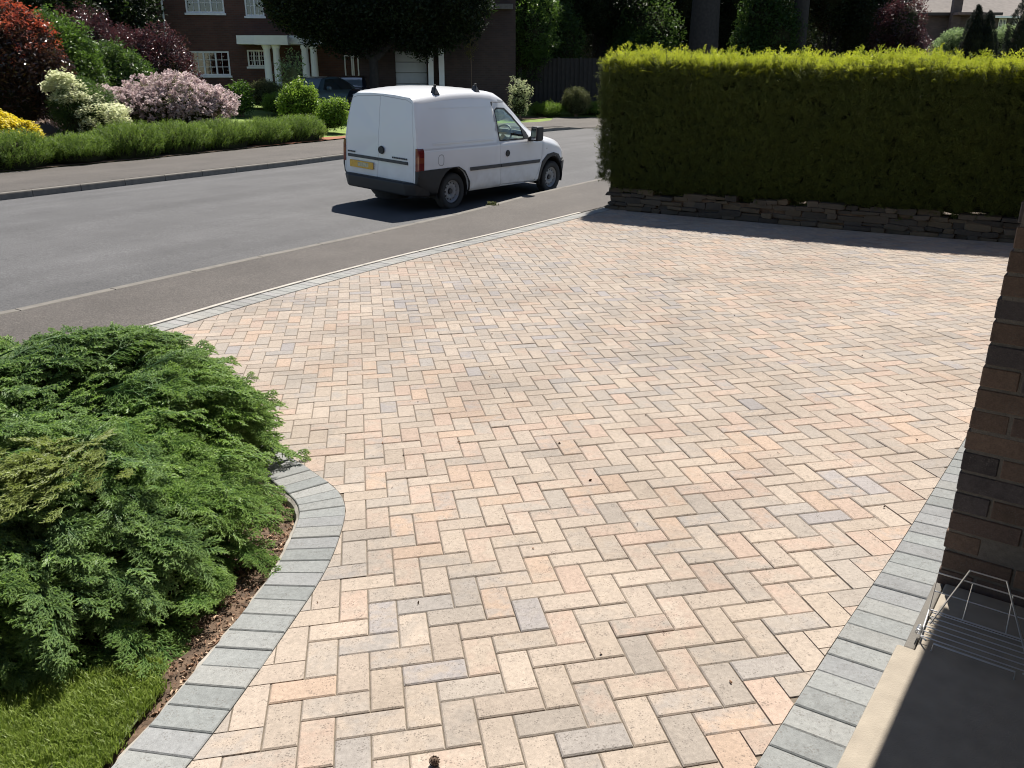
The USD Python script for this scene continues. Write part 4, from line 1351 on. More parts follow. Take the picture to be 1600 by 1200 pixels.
def wheel(x, side):
    w = group_part('wheel', van)
    c = np.array([x, side * .735, .288]); s = side
    R = .288
    ty = [(.175, -.07), (.20, -.082), (.25, -.086), (.275, -.075), (.285, -.06), (R, -.02), (R, .02), (.285, .06), (.275, .075), (.25, .086), (.20, .082), (.178, .068), (.172, .05)]
    v, f = lathe([(a, b * 1) for a, b in ty]); v[:, 1] *= s
    obj('tyre', (v + c, f if s > 0 else f[:, ::-1]), 'tyre_rubber', w, smooth=40)
    # steel wheel: dished disc with a ring of round holes
    disc = manifold3d.Manifold.revolve(manifold3d.CrossSection([np.array([(0, .010), (.05, .016), (.075, .034), (.10, .040), (.145, .030), (.16, .046), (.176, .062), (.182, .058), (.170, .030), (.155, .012), (.10, .022), (.07, .016), (0, -.004)])], manifold3d.FillRule.NonZero), 48)
    for k in range(12):
        a = k / 12 * 2 * np.pi
        disc = disc - manifold3d.Manifold.cylinder(.2, .0155, .0155, 14).translate([.130 * math.cos(a), .130 * math.sin(a), -.1])
    v, f = mesh_of(disc); v = np.c_[v[:, 0], v[:, 2] * s, v[:, 1]]
    obj('rim', (v + c, f[:, ::-1] if s > 0 else f), 'wheel_trim', w, smooth=35)
    obj('brake_drum', mesh_of(manifold3d.Manifold.cylinder(.05, .165, .165, 24).rotate([90, 0, 0]).translate([c[0], c[1] - s * .02 + .025, c[2]])), 'under_black', w)
    obj('hub_cap', mesh_of(manifold3d.Manifold.cylinder(.03, .045, .038, 18).rotate([-90 * s, 0, 0]).translate([c[0], c[1] + s * .012, c[2]])), 'dark_trim', w)


for x in (0, 2.716):
    for s in (-1, 1):
        wheel(x, s)
# rear lamps
for s in (-1, 1):
    zz = prism_x([(s * .765, .655), (s * .90, .655), (s * .90, .985), (s * .762, .985)][::s], -1.2, -.69)
    zz2 = prism_x([(s * .765, .775), (s * .90, .775), (s * .90, .855), (s * .762, .855)][::s], -1.2, -.69)
    lp = (loft(-.009) - loft(.004))
    l = obj('rear_lamp', mesh_of((lp ^ zz) - zz2), 'lamp_red', van, smooth=35)
    obj('indicator', mesh_of(lp ^ zz2), 'lamp_amber', l, smooth=35)
# rear trim: strip over the plate, plate, round badge with handle, lettering, hinges
xr = lambda z: -.80 + .085 * max(0, (z - .75)) ** 2
skin_part('trim_strip', REAR([(-.60, .728), (.045, .728), (.045, .772), (-.60, .772)]), .014, 'dark_trim', r2)
skin_part('trim_strip', REAR([(.05, .728), (.71, .728), (.71, .772), (.05, .772)]), .014, 'dark_trim', r1)
pl = obj('number_plate', mesh_of(rbox((-.825, .13, .575), (-.806, .655, .685), .008, 2)), 'plate_yellow', r1)
obj('plate_centre', mesh_of(rbox((-.8265, .23, .60), (-.824, .47, .665), .001, 1)), 'plate_blur', pl)
obj('badge', mesh_of(manifold3d.Manifold.cylinder(.02, .062, .055, 28).rotate([0, -90, 0]).translate([-.795, -.035, .895])), 'black_plastic', r2)
for y0, n, par in ((.72, 5, r1), (-.27, 9, r2)):
    mb = MB()
    for k in range(n):
        y = y0 - k * .036
        mb.box((-.803, y - .026, .798), (-.7985, y, .822))
    obj('lettering', mb.get(), 'dark_trim', par)
for z in (.62, 1.28):
    for y, par in ((-.742 + .0, r2),):
        obj('hinge', mesh_of(rbox((-.775 + (z > 1) * .03, y - .03 + (z > 1) * .045, z - .05), (-.745 + (z > 1) * .03, y + .01 + (z > 1) * .045, z + .05), .008)), 'van_paint', par)
obj('roof_rack_foot', MB().get() if False else mesh_of(rbox((.70, -.66, 1.765), (.79, -.55, 1.80), .012)), 'black_plastic', van)
# roof bar feet (two on each side)
_taken[(ppath(van), 'roof_bar_foot')] = 0
stage.RemovePrim(f'{ppath(van)}/roof_rack_foot')
for x, zt in ((-.22, 1.742), (.735, 1.765)):
    for s in (-1,):
        ft = manifold3d.Manifold.batch_hull([rbox((x - .055, s * .61 - .05, zt - .02), (x + .055, s * .61 + .05, zt + .012), .01), rbox((x - .022, s * .585 - .03, zt + .07), (x + .022, s * .585 + .03, zt + .10), .01)])
        p = obj('roof_bar_foot', mesh_of(ft), 'black_plastic', van, smooth=35)
        obj('clamp', mesh_of(rbox((x - .018, s * .60 - .018, zt + .095), (x + .018, s * .60 + .018, zt + .135), .008)), 'black_plastic', p)
# door handle, fuel flap, side repeater, mirrors
for s, par in ((-1, dr), (1, dl)):
    h = manifold3d.Manifold.cylinder(.018, .056, .05, 24).rotate([-90 * s, 0, 0]).translate([1.345, s * .838, .80])
    hd = obj('handle', mesh_of(h), 'black_plastic', par)
    obj('repeater', mesh_of(rbox((2.47, s * .83 - .012, .80), (2.51, s * .83 + .012, .825), .008)), 'lamp_clear', van)
    mir = manifold3d.Manifold.batch_hull([manifold3d.Manifold.sphere(.03, 10).translate([x, s * y, z]) for x in (1.93, 2.06) for y in (.915, 1.01) for z in (1.01, 1.19)])
    g = obj('mirror', mesh_of(mir), 'black_plastic', van, smooth=40)
    obj('mirror_arm', mesh_of(manifold3d.Manifold.batch_hull([manifold3d.Manifold.sphere(.035, 10).translate([x, s * y, z]) for x, y, z in ((1.95, .84, 1.0), (2.06, .84, 1.0), (2.0, .95, 1.03), (1.98, .95, 1.09))])), 'black_plastic', g)
    obj('mirror_glass', mesh_of(rbox((1.896, s * .962 - .05, 1.005), (1.901, s * .962 + .05, 1.195), .002)), 'chrome', g)
    skin_part('quarter_panel', (SIDE_R if s < 0 else SIDE_L)(rounded([(1.83, 1.012), (1.985, 1.012), (1.95, 1.115), (1.83, 1.205)], .01)), .004, 'black_plastic', par, .012)
fl = rounded([(-.37, .715), (-.25, .715), (-.25, .875), (-.37, .875)], .05)
skin_part('fuel_flap', SIDE_R(fl), .0, 'van_paint', van, .006) if False else None
ring = SIDE_R(grow(fl, .003)) - SIDE_R(grow(fl, -.003))
obj('fuel_flap', mesh_of((loft(-.0015) - IN1) ^ ring), 'dark_trim', van)
# pressed line of the load bay's side panel
for z0, z1, off in ((1.028, 1.052, .006), (1.545, 1.552, .003)):
    for sgn in (SIDE_R, SIDE_L):
        skin_part('pressed_line', sgn([(-.46, z0), (1.0, z0), (1.0, z1), (-.46, z1)]), off, 'van_paint')
# cabin
obj('dashboard', mesh_of(rbox((1.92, -.70, .70), (2.5, .70, 1.0), .06, 3)), 'dark_trim', van)
obj('bulkhead', mesh_of(rbox((1.00, -.72, .35), (1.03, .72, 1.62), .01)), 'under_black', van)
obj('cabin_floor', mesh_of(rbox((-.6, -.7, .34), (2.6, .7, .38), .01)), 'under_black', van)
for y in (-.36, .36):
    seat = group_part('seat', van)
    obj('seat_base', mesh_of(rbox((1.12, y - .23, .45), (1.58, y + .23, .68), .06, 3)), 'seat_cloth', seat)
    b = rbox((0, -.22, 0), (.12, .22, .52), .05, 3).rotate([0, -12, 0]).translate([1.13, y, .62])
    obj('seat_back', mesh_of(b), 'seat_cloth', seat)
sw = []
for a in np.linspace(0, 2 * np.pi, 25):
    sw.append((.185 * math.sin(a) * .42, .185 * math.cos(a), .185 * math.sin(a) * .9))
v, f = tube(np.array(sw), .016, 8, False)
obj('steering_wheel', MB().add(v + [1.80, -.36, 1.03], f).tube([(1.80, -.36, 1.03), (1.98, -.36, .92)], .03, 8).get(), 'dark_trim', van)
# ---- across the road: gardens, houses, trees -----------------------------------------------------------
rg_ = np.random.default_rng(71)


def leafball(rr, n=16, rad=.16, L=.07, w=.45, tilt=.8):
    """a clump of small folded leaves"""
    mb = MB()
    for _ in range(n):
        c = rr.normal(0, 1, 3); c = c / np.linalg.norm(c) * rad * rr.uniform(.25, 1) ** .6
        R1 = Rotation.from_euler('zyx', [rr.uniform(0, 6.28), rr.normal(.1, tilt * .6), rr.normal(0, tilt * .6)]).as_matrix()
        l = L * rr.uniform(.7, 1.25)
        p = np.array([[0, 0, 0], [.45, w * .5, .10], [1, 0, -.06], [.45, -w * .5, .10]]) * l
        mb.add(p @ R1.T + c, [[0, 2, 1], [0, 3, 2]])
    return mb.get()


def spike(rr, n=26, h=.2, L=.035):
    """an upright shoot of narrow leaves"""
    mb = MB()
    for k in range(n):
        z = h * k / n; a = rr.uniform(0, 6.28)
        d = np.array([math.cos(a), math.sin(a), rr.uniform(.7, 1.6)]); d /= np.linalg.norm(d); s = np.array([-math.sin(a), math.cos(a), 0]) * L * .13
        p = np.array([rr.normal(0, .012), rr.normal(0, .012), z])
        mb.add([p - s, p + s, p + d * L * rr.uniform(.7, 1.4)], [[0, 1, 2]])
    return mb.get()


BALL = {
    'small': [leafball(rg_, 20, .13, .055) for _ in range(3)],
    'mid': [leafball(rg_, 18, .20, .10) for _ in range(3)],
    'big': [leafball(rg_, 18, .32, .15, .5) for _ in range(3)],
    'tree': [leafball(rg_, 22, .42, .15, .55) for _ in range(3)],
    'floret': [leafball(rg_, 16, .055, .045, .8, 1.2) for _ in range(3)],
    'umbel': [leafball(rg_, 22, .085, .05, .9, .4) for _ in range(2)],
    'spike': [spike(rg_) for _ in range(4)],
    'needle': [spray(rg_, .3, 11, .35, .45, .03, .35, .4) for _ in range(3)],
}


def blob(n, c, r, rr, lump=.3, shell=(.55, 1.0), freq=2.2, flat=True, seed=0):
    d = rr.normal(0, 1, (n, 3)); d /= np.linalg.norm(d, axis=1, keepdims=True)
    if flat: d[:, 2] = np.abs(d[:, 2]) * np.where(rr.random(n) < .8, 1, -.5)
    k = 1 + lump * 2 * (fbm(d * freq + seed * 3.7, 3) - .5)
    rho = (shell[0] + (shell[1] - shell[0]) * rr.random(n) ** .5) * k
    return np.asarray(c) + d * rho[:, None] * np.asarray(r), d


def core_mesh(c, r, lump=.3, freq=2.2, seed=0, k=.72, flat=True):  # opaque core added behind the leaves to block light
    s = trimesh.creation.icosphere(2); d = s.vertices.copy()
    q = 1 + lump * 2 * (fbm(d * freq + seed * 3.7, 3) - .5)
    v = d * (q * k)[:, None]
    if flat: v[:, 2] = np.maximum(v[:, 2], -.5)
    return v * np.asarray(r) + np.asarray(c), s.faces


def shrub(name, label, cat, base, rx, ry, h, mat, n, kind='mid', group=None, flowers=None, core='inner_growth', lump=.28, smin=.7, smax=1.2, stems=3, up=.5, lift=0.0, lobes=1):
    t = thing(name, label, cat, base, group=group)
    sd = int(rg_.integers(1, 99))
    parts = [((0, 0, h * .42 + lift), (rx, ry, h * .58))] if lobes == 1 else [((rg_.normal(0, rx * .4), rg_.normal(0, ry * .3), h * rg_.uniform(.36, .52) + lift), (rx * rg_.uniform(.55, .75), ry * .7, h * rg_.uniform(.40, .5))) for _ in range(lobes)]
    Ps = []
    for k, (c, r) in enumerate(parts):
        p, d = blob(n // len(parts), c, r, rg_, lump, seed=sd + k)
        Ps.append(p[p[:, 2] > .02])
        obj('inner_growth', core_mesh(c, r, lump, seed=sd + k, k=.66), core, t, smooth=True)
    P = np.vstack(Ps)
    pr = BALL[kind]
    scatter('foliage', [(m, mat) for m in pr], P, rand_rot(len(P), rg_, up), rg_.uniform(smin, smax, len(P)), rg_.integers(0, len(pr), len(P)), t, kind='stuff')
    if flowers:
        for fm, fk, fn, zlo, (smn, smx) in flowers:
            P = np.vstack([blob(fn // len(parts), c, np.array(r) * 1.04, rg_, lump, (.9, 1.03), seed=sd + k)[0] for k, (c, r) in enumerate(parts)])
            P = P[P[:, 2] > zlo * h]
            fr = BALL[fk]
            scatter('blossom' if 'flower' in fm else 'new_growth', [(m, fm) for m in fr], P, rand_rot(len(P), rg_, .4), rg_.uniform(smn, smx, len(P)), rg_.integers(0, len(fr), len(P)), t, kind='stuff')
    for k in range(stems):
        a = rg_.uniform(0, 6.28)
        obj('stem', MB().tube([(.06 * math.cos(a), .06 * math.sin(a), -.1), (.15 * rx * math.cos(a), .15 * ry * math.sin(a), h * .35), (.4 * rx * math.cos(a), .4 * ry * math.sin(a), h * .6)], [.03, .022, .012], 6).get(), 'twig', t)
    return t


def tree(name, label, base, trunk_h, trunk_r, crown_c, crown_r, mat, n, kind='tree', group=None, lobes=5, cat='tree', lump=.25, smin=.8, smax=1.4, spread=.55, lean=(0, 0), bark='trunk_bark', k_core=.62, lobes_at=None):
    t = thing(name, label, cat, base, group=group)
    tp = [(0, 0, -.4), (lean[0] * .3, lean[1] * .3, trunk_h * .4), (lean[0], lean[1], trunk_h), (lean[0] * 1.1, lean[1] * 1.1, crown_c[2] + crown_r[2] * .5)]
    obj('trunk', MB().tube(tp, [trunk_r * 1.35, trunk_r, trunk_r * .85, trunk_r * .3], 12).get(), bark, t, smooth=True)
    sd = int(rg_.integers(1, 99)); Ps = []; cm = MB(); limb = MB()
    lobes = len(lobes_at) if lobes_at else lobes
    for k in range(lobes):
        d = rg_.normal(0, 1, 3); d /= np.linalg.norm(d)
        c = np.array(crown_c) + d * np.array(crown_r) * spread * (k > 0)
        r = np.array(crown_r) * rg_.uniform(.5, .72)
        if lobes_at: c, r = np.array(lobes_at[k][0]), np.array(lobes_at[k][1])
        p, _ = blob(n // lobes, c, r, rg_, lump, (.6, 1.0), seed=sd + k, flat=False)
        Ps.append(p)
        v, f = core_mesh(c, r, lump, seed=sd + k, k=k_core, flat=False); cm.add(v, f)
        limb.tube([(lean[0], lean[1], trunk_h * .8), (lean[0] + (c[0] - lean[0]) * .5, lean[1] + (c[1] - lean[1]) * .5, (trunk_h + c[2]) / 2), c], [trunk_r * .5, trunk_r * .35, trunk_r * .15], 7)
    obj('limb', limb.get(), bark, t)
    cr = group_part('crown', t)
    obj('inner_growth', cm.get(), 'inner_growth', cr, smooth=True)
    P = np.vstack(Ps); pr = BALL[kind]
    scatter('foliage', [(m, mat) for m in pr], P, rand_rot(len(P), rg_, .6), rg_.uniform(smin, smax, len(P)), rg_.integers(0, len(pr), len(P)), cr, kind='stuff')
    return t


def on_far(u, y):
    """a garden spot seen in picture column u at depth y"""
    p = W(u, 150, y)
    # the column's x depends a little on the height: settle it
    for _ in range(4):
        z = float(zfar(p[0], p[1]))
        q = EYE + (np.array([p[0], y, z]) - EYE)
        cz = y * math.cos(PITCH) - (z - 1.75) * math.sin(PITCH)
        p = np.array([(u - 800) / 1330 * cz, y, z])
    return p


def zat(v, y):
    return W(800, v, y)[2]


def wpix(npx, y):
    return npx / 1330.0 * y * .97


# low green lavender hedge along the far pavement, in clumps
rl = np.random.default_rng(73)
LAV = [(-60, 17.0, 1.25), (35, 18.4, 1.0), (115, 19.7, .85), (180, 20.9, .98), (262, 22.2, .92), (330, 23.5, 1.02), (402, 24.9, .98), (462, 26.2, .92)]
LLAB = ['leftmost', 'second', 'third', 'fourth', 'fifth', 'sixth', 'seventh', 'last']
for k, (u, y, r) in enumerate(LAV):
    yy = y + .15
    p = on_far(u, yy)
    # set it just behind the pavement
    p[0] = fk(p[1]) - 3.62 / .86; p[2] = float(zfar(p[0], p[1]))
    hh = .58 + .09 * math.sin(k * 2.1) + (.12 if k in (3, 5) else 0)
    lab = [None, 'low green clump nearest the left edge in the row by the far pavement', 'low green clump below the yellow flowers and the red shrub', 'low green clump in front of the white blossom shrub',
           'low green clump left of the middle in front of the pink blossom', 'tallest green clump in front of the middle of the pink blossom', 'low green clump in front of the right edge of the pink blossom shrub', 'last green clump of the row, nearest the white van'][k]
    t = thing('lavender_bush', lab or 'low green clump of the pavement row at the left edge of the picture', 'shrub', p, 31.0 * -1 + 90, group='low green clumps along the far pavement')
    n = 2300
    P, d = blob(n, (0, 0, .22), (r * 1.12, .62, hh - .20), rl, .27, (.78, 1.0), 2.8, seed=k)
    P = P[P[:, 2] > .0]
    f = np.c_[rl.normal(0, .42, len(P)), rl.normal(0, .42, len(P)), np.ones(len(P))] + (P - [0, 0, .1]) / [r, .62, .6] * .7
    R1 = basis(f, np.c_[rl.normal(0, 1, len(P)), rl.normal(0, 1, len(P)), rl.normal(0, .2, len(P))])
    R1 = R1[:, :, [2, 1, 0]] * np.array([1, -1, 1])
    scatter('foliage', [(m, 'lavender') for m in BALL['spike']], P - R1[:, :, 2] * .08, R1, rl.uniform(.7, 1.25, len(P)), rl.integers(0, 4, len(P)), t, kind='stuff')
    obj('inner_growth', core_mesh((0, 0, .16), (r, .62, hh - .22), .22, 2.8, k, .86), 'inner_growth', t, smooth=True)

# flowering shrubs behind it
b = on_far(0, 20.6)
shrub('yellow_shrub', 'bright yellow flowering shrub below the red leaved shrub at the left edge', 'shrub', on_far(2, 19.6), .85, .7, .98, 'shrub_olive', 700, 'small', flowers=[('yellow_flower', 'umbel', 620, .25, (.8, 1.3))])
shrub('photinia', 'tall shrub with red young leaves above dark glossy foliage at the left', 'shrub', on_far(14, 23.2), 1.75, 1.3, 3.45, 'photinia_dark', 2600, 'mid', flowers=[('photinia_red', 'mid', 620, .76, (.5, .9)), ('photinia_red', 'small', 240, .55, (.6, 1.0))], lump=.2)
shrub('white_blossom_shrub', 'shrub with tiers of creamy white blossom between the red shrub and the pink blossom', 'shrub', on_far(143, 22.6), .85, .8, 1.75, 'mid_leaf', 900, 'small', stems=2)
wb = [p for p in stage.GetPrimAtPath('/World').GetChildren() if p.GetName() == 'white_blossom_shrub'][0]
Pw = []
for z, n, r, ox in ((.55, 60, .55, .45), (.80, 80, .62, .62), (1.05, 100, .7, .55), (1.35, 130, .6, -.05), (1.6, 130, .48, -.25), (1.78, 70, .3, -.3)):
    a = rl.uniform(0, 6.28, n); q = np.sqrt(rl.random(n)) * r
    Pw.append(np.c_[ox + q * np.cos(a), -.35 + q * np.sin(a) * .8, z + .05 * rl.normal(0, 1, n) - .12 * (q / r) ** 2])
Pw = np.vstack(Pw)
scatter('blossom', [(m, 'white_flower') for m in BALL['umbel']], Pw, rand_rot(len(Pw), rl, .25), rl.uniform(.8, 1.3, len(Pw)), rl.integers(0, 2, len(Pw)), wb, kind='stuff')
shrub('blossom_shrub', 'wide mounded shrub covered in pale pink blossom', 'shrub', on_far(278, 25.2), 2.1, 1.25, 1.72, 'shrub_olive', 2600, 'small', flowers=[('pink_flower', 'floret', 4200, .1, (.8, 1.5))], lump=.42, lobes=5)
shrub('green_shrub', 'mid green leafy shrub behind the white blossom, beside the red shrub', 'shrub', on_far(112, 26.5), 1.15, 1.0, 3.1, 'shrub_green', 1300, 'mid', lump=.3)
shrub('green_shrub', 'dark green leafy shrub behind the left end of the pink blossom', 'shrub', on_far(182, 28.0), 1.5, 1.0, 2.3, 'mid_leaf', 1300, 'mid', lump=.3)
shrub('purple_shrub', 'purple leaved shrub above the white blossom, left of the drainpipe', 'shrub', on_far(155, 30.0), 1.15, 1.0, 3.35, 'purple_leaf', 900, 'mid', lump=.5, smin=.6, smax=1.0, group=None)
shrub('purple_shrub', 'purple leaved shrub left of the ground floor window of the brick house', 'shrub', on_far(250, 31.0), 1.55, 1.0, 3.0, 'purple_leaf', 1100, 'mid', lump=.5, smin=.6, smax=1.0)
shrub('purple_shrub', 'slender purple leaved shrub rising behind the other purple leaves', 'shrub', on_far(205, 32.0), .8, .8, 2.7, 'purple_leaf', 500, 'mid', lump=.4, smin=.6, smax=1.0)
shrub('rounded_shrub', 'grey green rounded shrub in front of the porch columns', 'shrub', on_far(416, 36.6), .85, .8, 1.1, 'shrub_olive', 900, 'small')
shrub('rounded_shrub', 'small bright green shrub at the right end of the pink blossom', 'shrub', on_far(378, 33.0), .36, .5, 1.15, 'shrub_green', 260, 'mid', lump=.45)
shrub('rounded_shrub', 'small yellow green shrub between the porch columns and the bright bush', 'shrub', on_far(440, 34.5), .7, .6, .85, 'shrub_bright', 500, 'small')
shrub('bright_bush', 'taller bright green leafy bush on the lawn at the end of the lavender row', 'shrub', on_far(472, 30.2), .55, .6, 1.62, 'shrub_bright', 620, 'mid', lump=.45, lobes=3, smin=.6, smax=1.1)
shrub('bright_bush', 'lower bright green leafy bush between the taller one and the white van', 'shrub', on_far(512, 29.6), .48, .5, 1.15, 'shrub_bright', 480, 'mid', lump=.45, lobes=3, smin=.6, smax=1.1)
shrub('sapling', 'small open leafy sapling in front of the white porch columns', 'shrub', on_far(462, 34.0), .62, .5, 2.35, 'pale_green', 60, 'mid', lump=.5, core='shrub_olive', stems=4)
# beside and behind the van
shrub('leafy_bush', 'small bush with white leaf edges rising behind the roof of the van', 'shrub', on_far(811, 38.8), .42, .45, 1.75, 'variegated', 95, 'mid', lump=.5)
shrub('rounded_shrub', 'rounded olive shrub by the pavement between the van and the hedge', 'shrub', on_far(900, 40.6), .68, .6, 1.3, 'shrub_olive', 900, 'small', lump=.15)
for u, y, r, lab in ((856, 40.6, .95, 'low bright ground cover plant left of the rounded olive shrub'), (934, 41.2, .9, 'low bright ground cover plant against the end of the tall hedge'), (738, 39.2, .9, 'low bright plant just above the front of the van roof')):
    shrub('ground_cover', lab, 'plant', on_far(u, y), r, .6, .62 if u != 738 else 1.0, 'shrub_bright', 420, 'small', stems=1)
# ---- houses across the road -----------------------------------------------------------------------------
def house_window(parent, x0, x1, z0, z1, y, cols, rows, top=True, mat='white_paint'):
    """casement window set in the wall plane at local y (faces -y)"""
    w = group_part('window', parent)
    fr = MB(); b = .07
    fr.box((x0, y - .05, z0), (x0 + b, y + .05, z1)).box((x1 - b, y - .05, z0), (x1, y + .05, z1)).box((x0 + b, y - .05, z1 - b), (x1 - b, y + .05, z1)).box((x0 + b, y - .05, z0), (x1 - b, y + .05, z0 + b))
    obj('frame', fr.get(), mat, w)
    W_ = (x1 - x0 - 2 * b)
    for k in range(1, cols):
        xm = x0 + b + W_ * k / cols
        obj('mullion', MB().box((xm - .035, y - .045, z0 + b), (xm + .035, y + .045, z1 - b)).get(), mat, w)
    bars = MB()
    for k in range(cols):
        xa, xb = x0 + b + W_ * k / cols + .03, x0 + b + W_ * (k + 1) / cols - .03
        xm = (xa + xb) / 2
        bars.box((xm - .010, y - .022, z0 + b), (xm + .010, y + .012, z1 - b))
        for r in range(1, rows):
            zz = z0 + b + (z1 - z0 - 2 * b) * r / rows
            bars.box((xa, y - .020, zz - .010), (xb, y + .010, zz + .010))
    obj('glazing_bar', bars.get(), mat, w)
    obj('pane', MB().box((x0 + .05, y + .014, z0 + .05), (x1 - .05, y + .020, z1 - .05)).get(), 'house_glass', w)
    obj('sill', MB().box((x0 - .06, y - .13, z0 - .09), (x1 + .06, y - .002, z0 - .003)).get(), mat, w)
    return w


def wall_with_holes(x0, x1, z0, z1, holes, y, th=.28):
    p = sbox(x0, z0, x1, z1)
    for a, b, c, d in holes:
        p = p.difference(sbox(a, c, b, d))
    mb = MB()
    for g in getattr(p, 'geoms', [p]):
        e = trimesh.creation.extrude_polygon(g, th, engine='earcut')
        v = e.vertices
        mb.add(np.c_[v[:, 0], y + th - v[:, 2], v[:, 1]], e.faces)
    return mb.get()


# brick house: local frame origin at picture column 330, faces the camera
HA = math.radians(7)
hb = W(330, 120, 42.0); gz = float(zfar(hb[0], 42.0))
bh = thing('brick_house', 'red brick two storey house with white windows and a flat white porch on columns', 'house', (hb[0], 42.0, 0), math.degrees(HA))
cA, sA = math.cos(HA), math.sin(HA)


def hloc(u, v):
    """picture point on the front plane -> local x, z"""
    a, b = (u - 800) / 1330.0, (600 - v) / 1330.0
    d = np.array([a, math.cos(PITCH) + b * math.sin(PITCH), -math.sin(PITCH) + b * math.cos(PITCH)])
    n = np.array([-sA, cA, 0]); o = np.array([hb[0], 42.0, 0])
    t = ((o - EYE) @ n) / (d @ n); q = EYE + d * t - o
    return q[0] * cA + q[1] * sA, q[2]


def rect(u0, u1, v0, v1):
    a, b = hloc(u0, v1), hloc(u1, v0)
    return a[0], b[0], a[1], b[1]


wins = []
x0, x1, z0, z1 = rect(300, 357, 80, 118); wins.append((x0, x1, z0, z1, 3, 3))
xa, xb, za, _ = rect(291, 349, 0, 20); wins.append((xa, xb, za, za + 1.25, 3, 3))
xa, xb, zc_, _ = rect(384, 411, 0, 25); wins.append((xa, xb, zc_, zc_ + 1.25, 2, 3))
xa, xb, zd, ze = rect(388, 414, 78, 104); wins.append((xa, xb, zd, ze, 3, 3))
xL, _ = hloc(60, 60); xR, _ = hloc(585, 60)
obj('wall', wall_with_holes(xL, xR, gz - .5, 6.9, [w[:4] for w in wins], 0.0), 'house_brick', bh)
for w in wins:
    house_window(bh, w[0], w[1], w[2], w[3], .06, w[4], w[5])
obj('room', MB().box((xL + .1, .9, gz), (xR - .1, 1.0, 6.8)).get(), 'under_black', bh)  # black sheet behind the windows in place of an unlit interior
for xs_ in (xL, xR - .28):
    obj('side_wall', MB().box((xs_, .285, gz - .5), (xs_ + .28, 8, 6.9)).get(), 'house_brick', bh)
mb = MB(); mb.add([(xL - .3, -.5, 6.85), (xR + .3, -.5, 6.85), (xR + .3, 4, 9.4), (xL - .3, 4, 9.4), (xL - .3, 8.4, 6.85), (xR + .3, 8.4, 6.85)], [[0, 1, 2, 3], [3, 2, 5, 4]])
obj('roof', mb.get(), 'roof_tile_brown', bh)
xd, _ = hloc(254, 10)
obj('drainpipe', MB().tube([(xd, -.06, gz), (xd, -.06, 6.8)], .045, 8).get(), 'white_paint', bh)
# porch: flat white canopy, paired columns, door behind
pa = rect(378, 408, 57, 71); pb = rect(408, 453, 57, 71)
obj('porch_canopy', MB().box((pa[0], -1.3, pa[2] + .02), (pb[1] + 1.6, -.004, pa[3])).box((pb[0], -1.9, pa[2] - .02), (pb[1] + .1, -1.302, pa[3] - .02)).get(), 'white_paint', bh)


def column(x, y, z1, r=.17):
    c = group_part('porch_column', bh)
    v, f = lathe([(r * 1.25, gz - .4), (r * 1.25, gz + .12), (r * 1.1, gz + .16), (r, gz + .22), (r * .94, (gz + z1) / 2), (r * .86, z1 - .18), (r * 1.0, z1 - .14), (r * 1.15, z1 - .06), (r * 1.2, z1)], 20)
    obj('shaft', (v[:, [0, 2, 1]] + [x, y, 0], f[:, ::-1]), 'white_paint', c, smooth=40)


for u in (426, 440, 483, 496):
    x, _ = hloc(u, 100)
    column(x * (1 if u < 450 else 1), -1.55 if u in (426, 483) else -1.5, pa[2] - .03)
xd0, _ = hloc(448, 100); xd1, _ = hloc(470, 100)
obj('front_door', MB().box((xd0, -.05, gz), (xd1, -.006, gz + 2.1)).get(), 'dark_wood', bh)
for u0, u1 in ((540, 550), (553, 560)):
    a = rect(u0, u1, 86, 128)
    f = group_part('side_light', bh)
    obj('frame', MB().box((a[0], -.06, gz + .1), (a[0] + .06, -.006, a[3])).box((a[1] - .06, -.06, gz + .1), (a[1], -.006, a[3])).box((a[0] + .06, -.06, a[3] - .06), (a[1] - .06, -.006, a[3])).get(), 'white_paint', f)

# garage wing to the right with a pale door between white pilasters, and its plain brick gable end
gb = W(650, 100, 40.0); gzz = float(zfar(gb[0], 40.0))
gw = thing('garage', 'dark brick garage wing with a pale door and white pilasters behind the white van', 'garage', (gb[0], 40.0, 0), 5.0)
px = lambda u: (u - 650) / 1330.0 * 40.0 * .975
zt_ = zat(80, 40.0)
gd = (px(619), px(666), gzz - .1, zt_)
obj('wall', wall_with_holes(px(565), px(800), gzz - .5, 5.6, [gd], 0.0), 'garage_brick', gw)
dr_ = group_part('garage_door', gw)
for k in range(6):
    h = (gd[3] - gd[2]) / 6
    obj('panel', mesh_of(rbox((gd[0], .10, gd[2] + k * h + .008), (gd[1], .15, gd[2] + (k + 1) * h - .008), .02)), 'garage_door', dr_)
for u in (672, 688):
    obj('pilaster', MB().box((px(u - 4), -.28, gzz - .3), (px(u + 4), -.004, zt_ + .1)).get(), 'white_paint', gw)
obj('gutter', MB().box((px(735), -.35, zat(14, 40.0)), (px(795), -.004, zat(6, 40.0))).get(), 'kerb_concrete', gw)
obj('upper_wall', MB().box((px(565), .30, 5.604), (px(800), .5, 6.4)).get(), 'garage_brick', gw)
mb = MB(); mb.add([(px(560), -.45, 5.6), (px(805), -.45, 5.6), (px(805), 4, 7.9), (px(560), 4, 7.9)], [[0, 1, 2, 3]]); obj('roof', mb.get(), 'roof_tile_brown', gw)

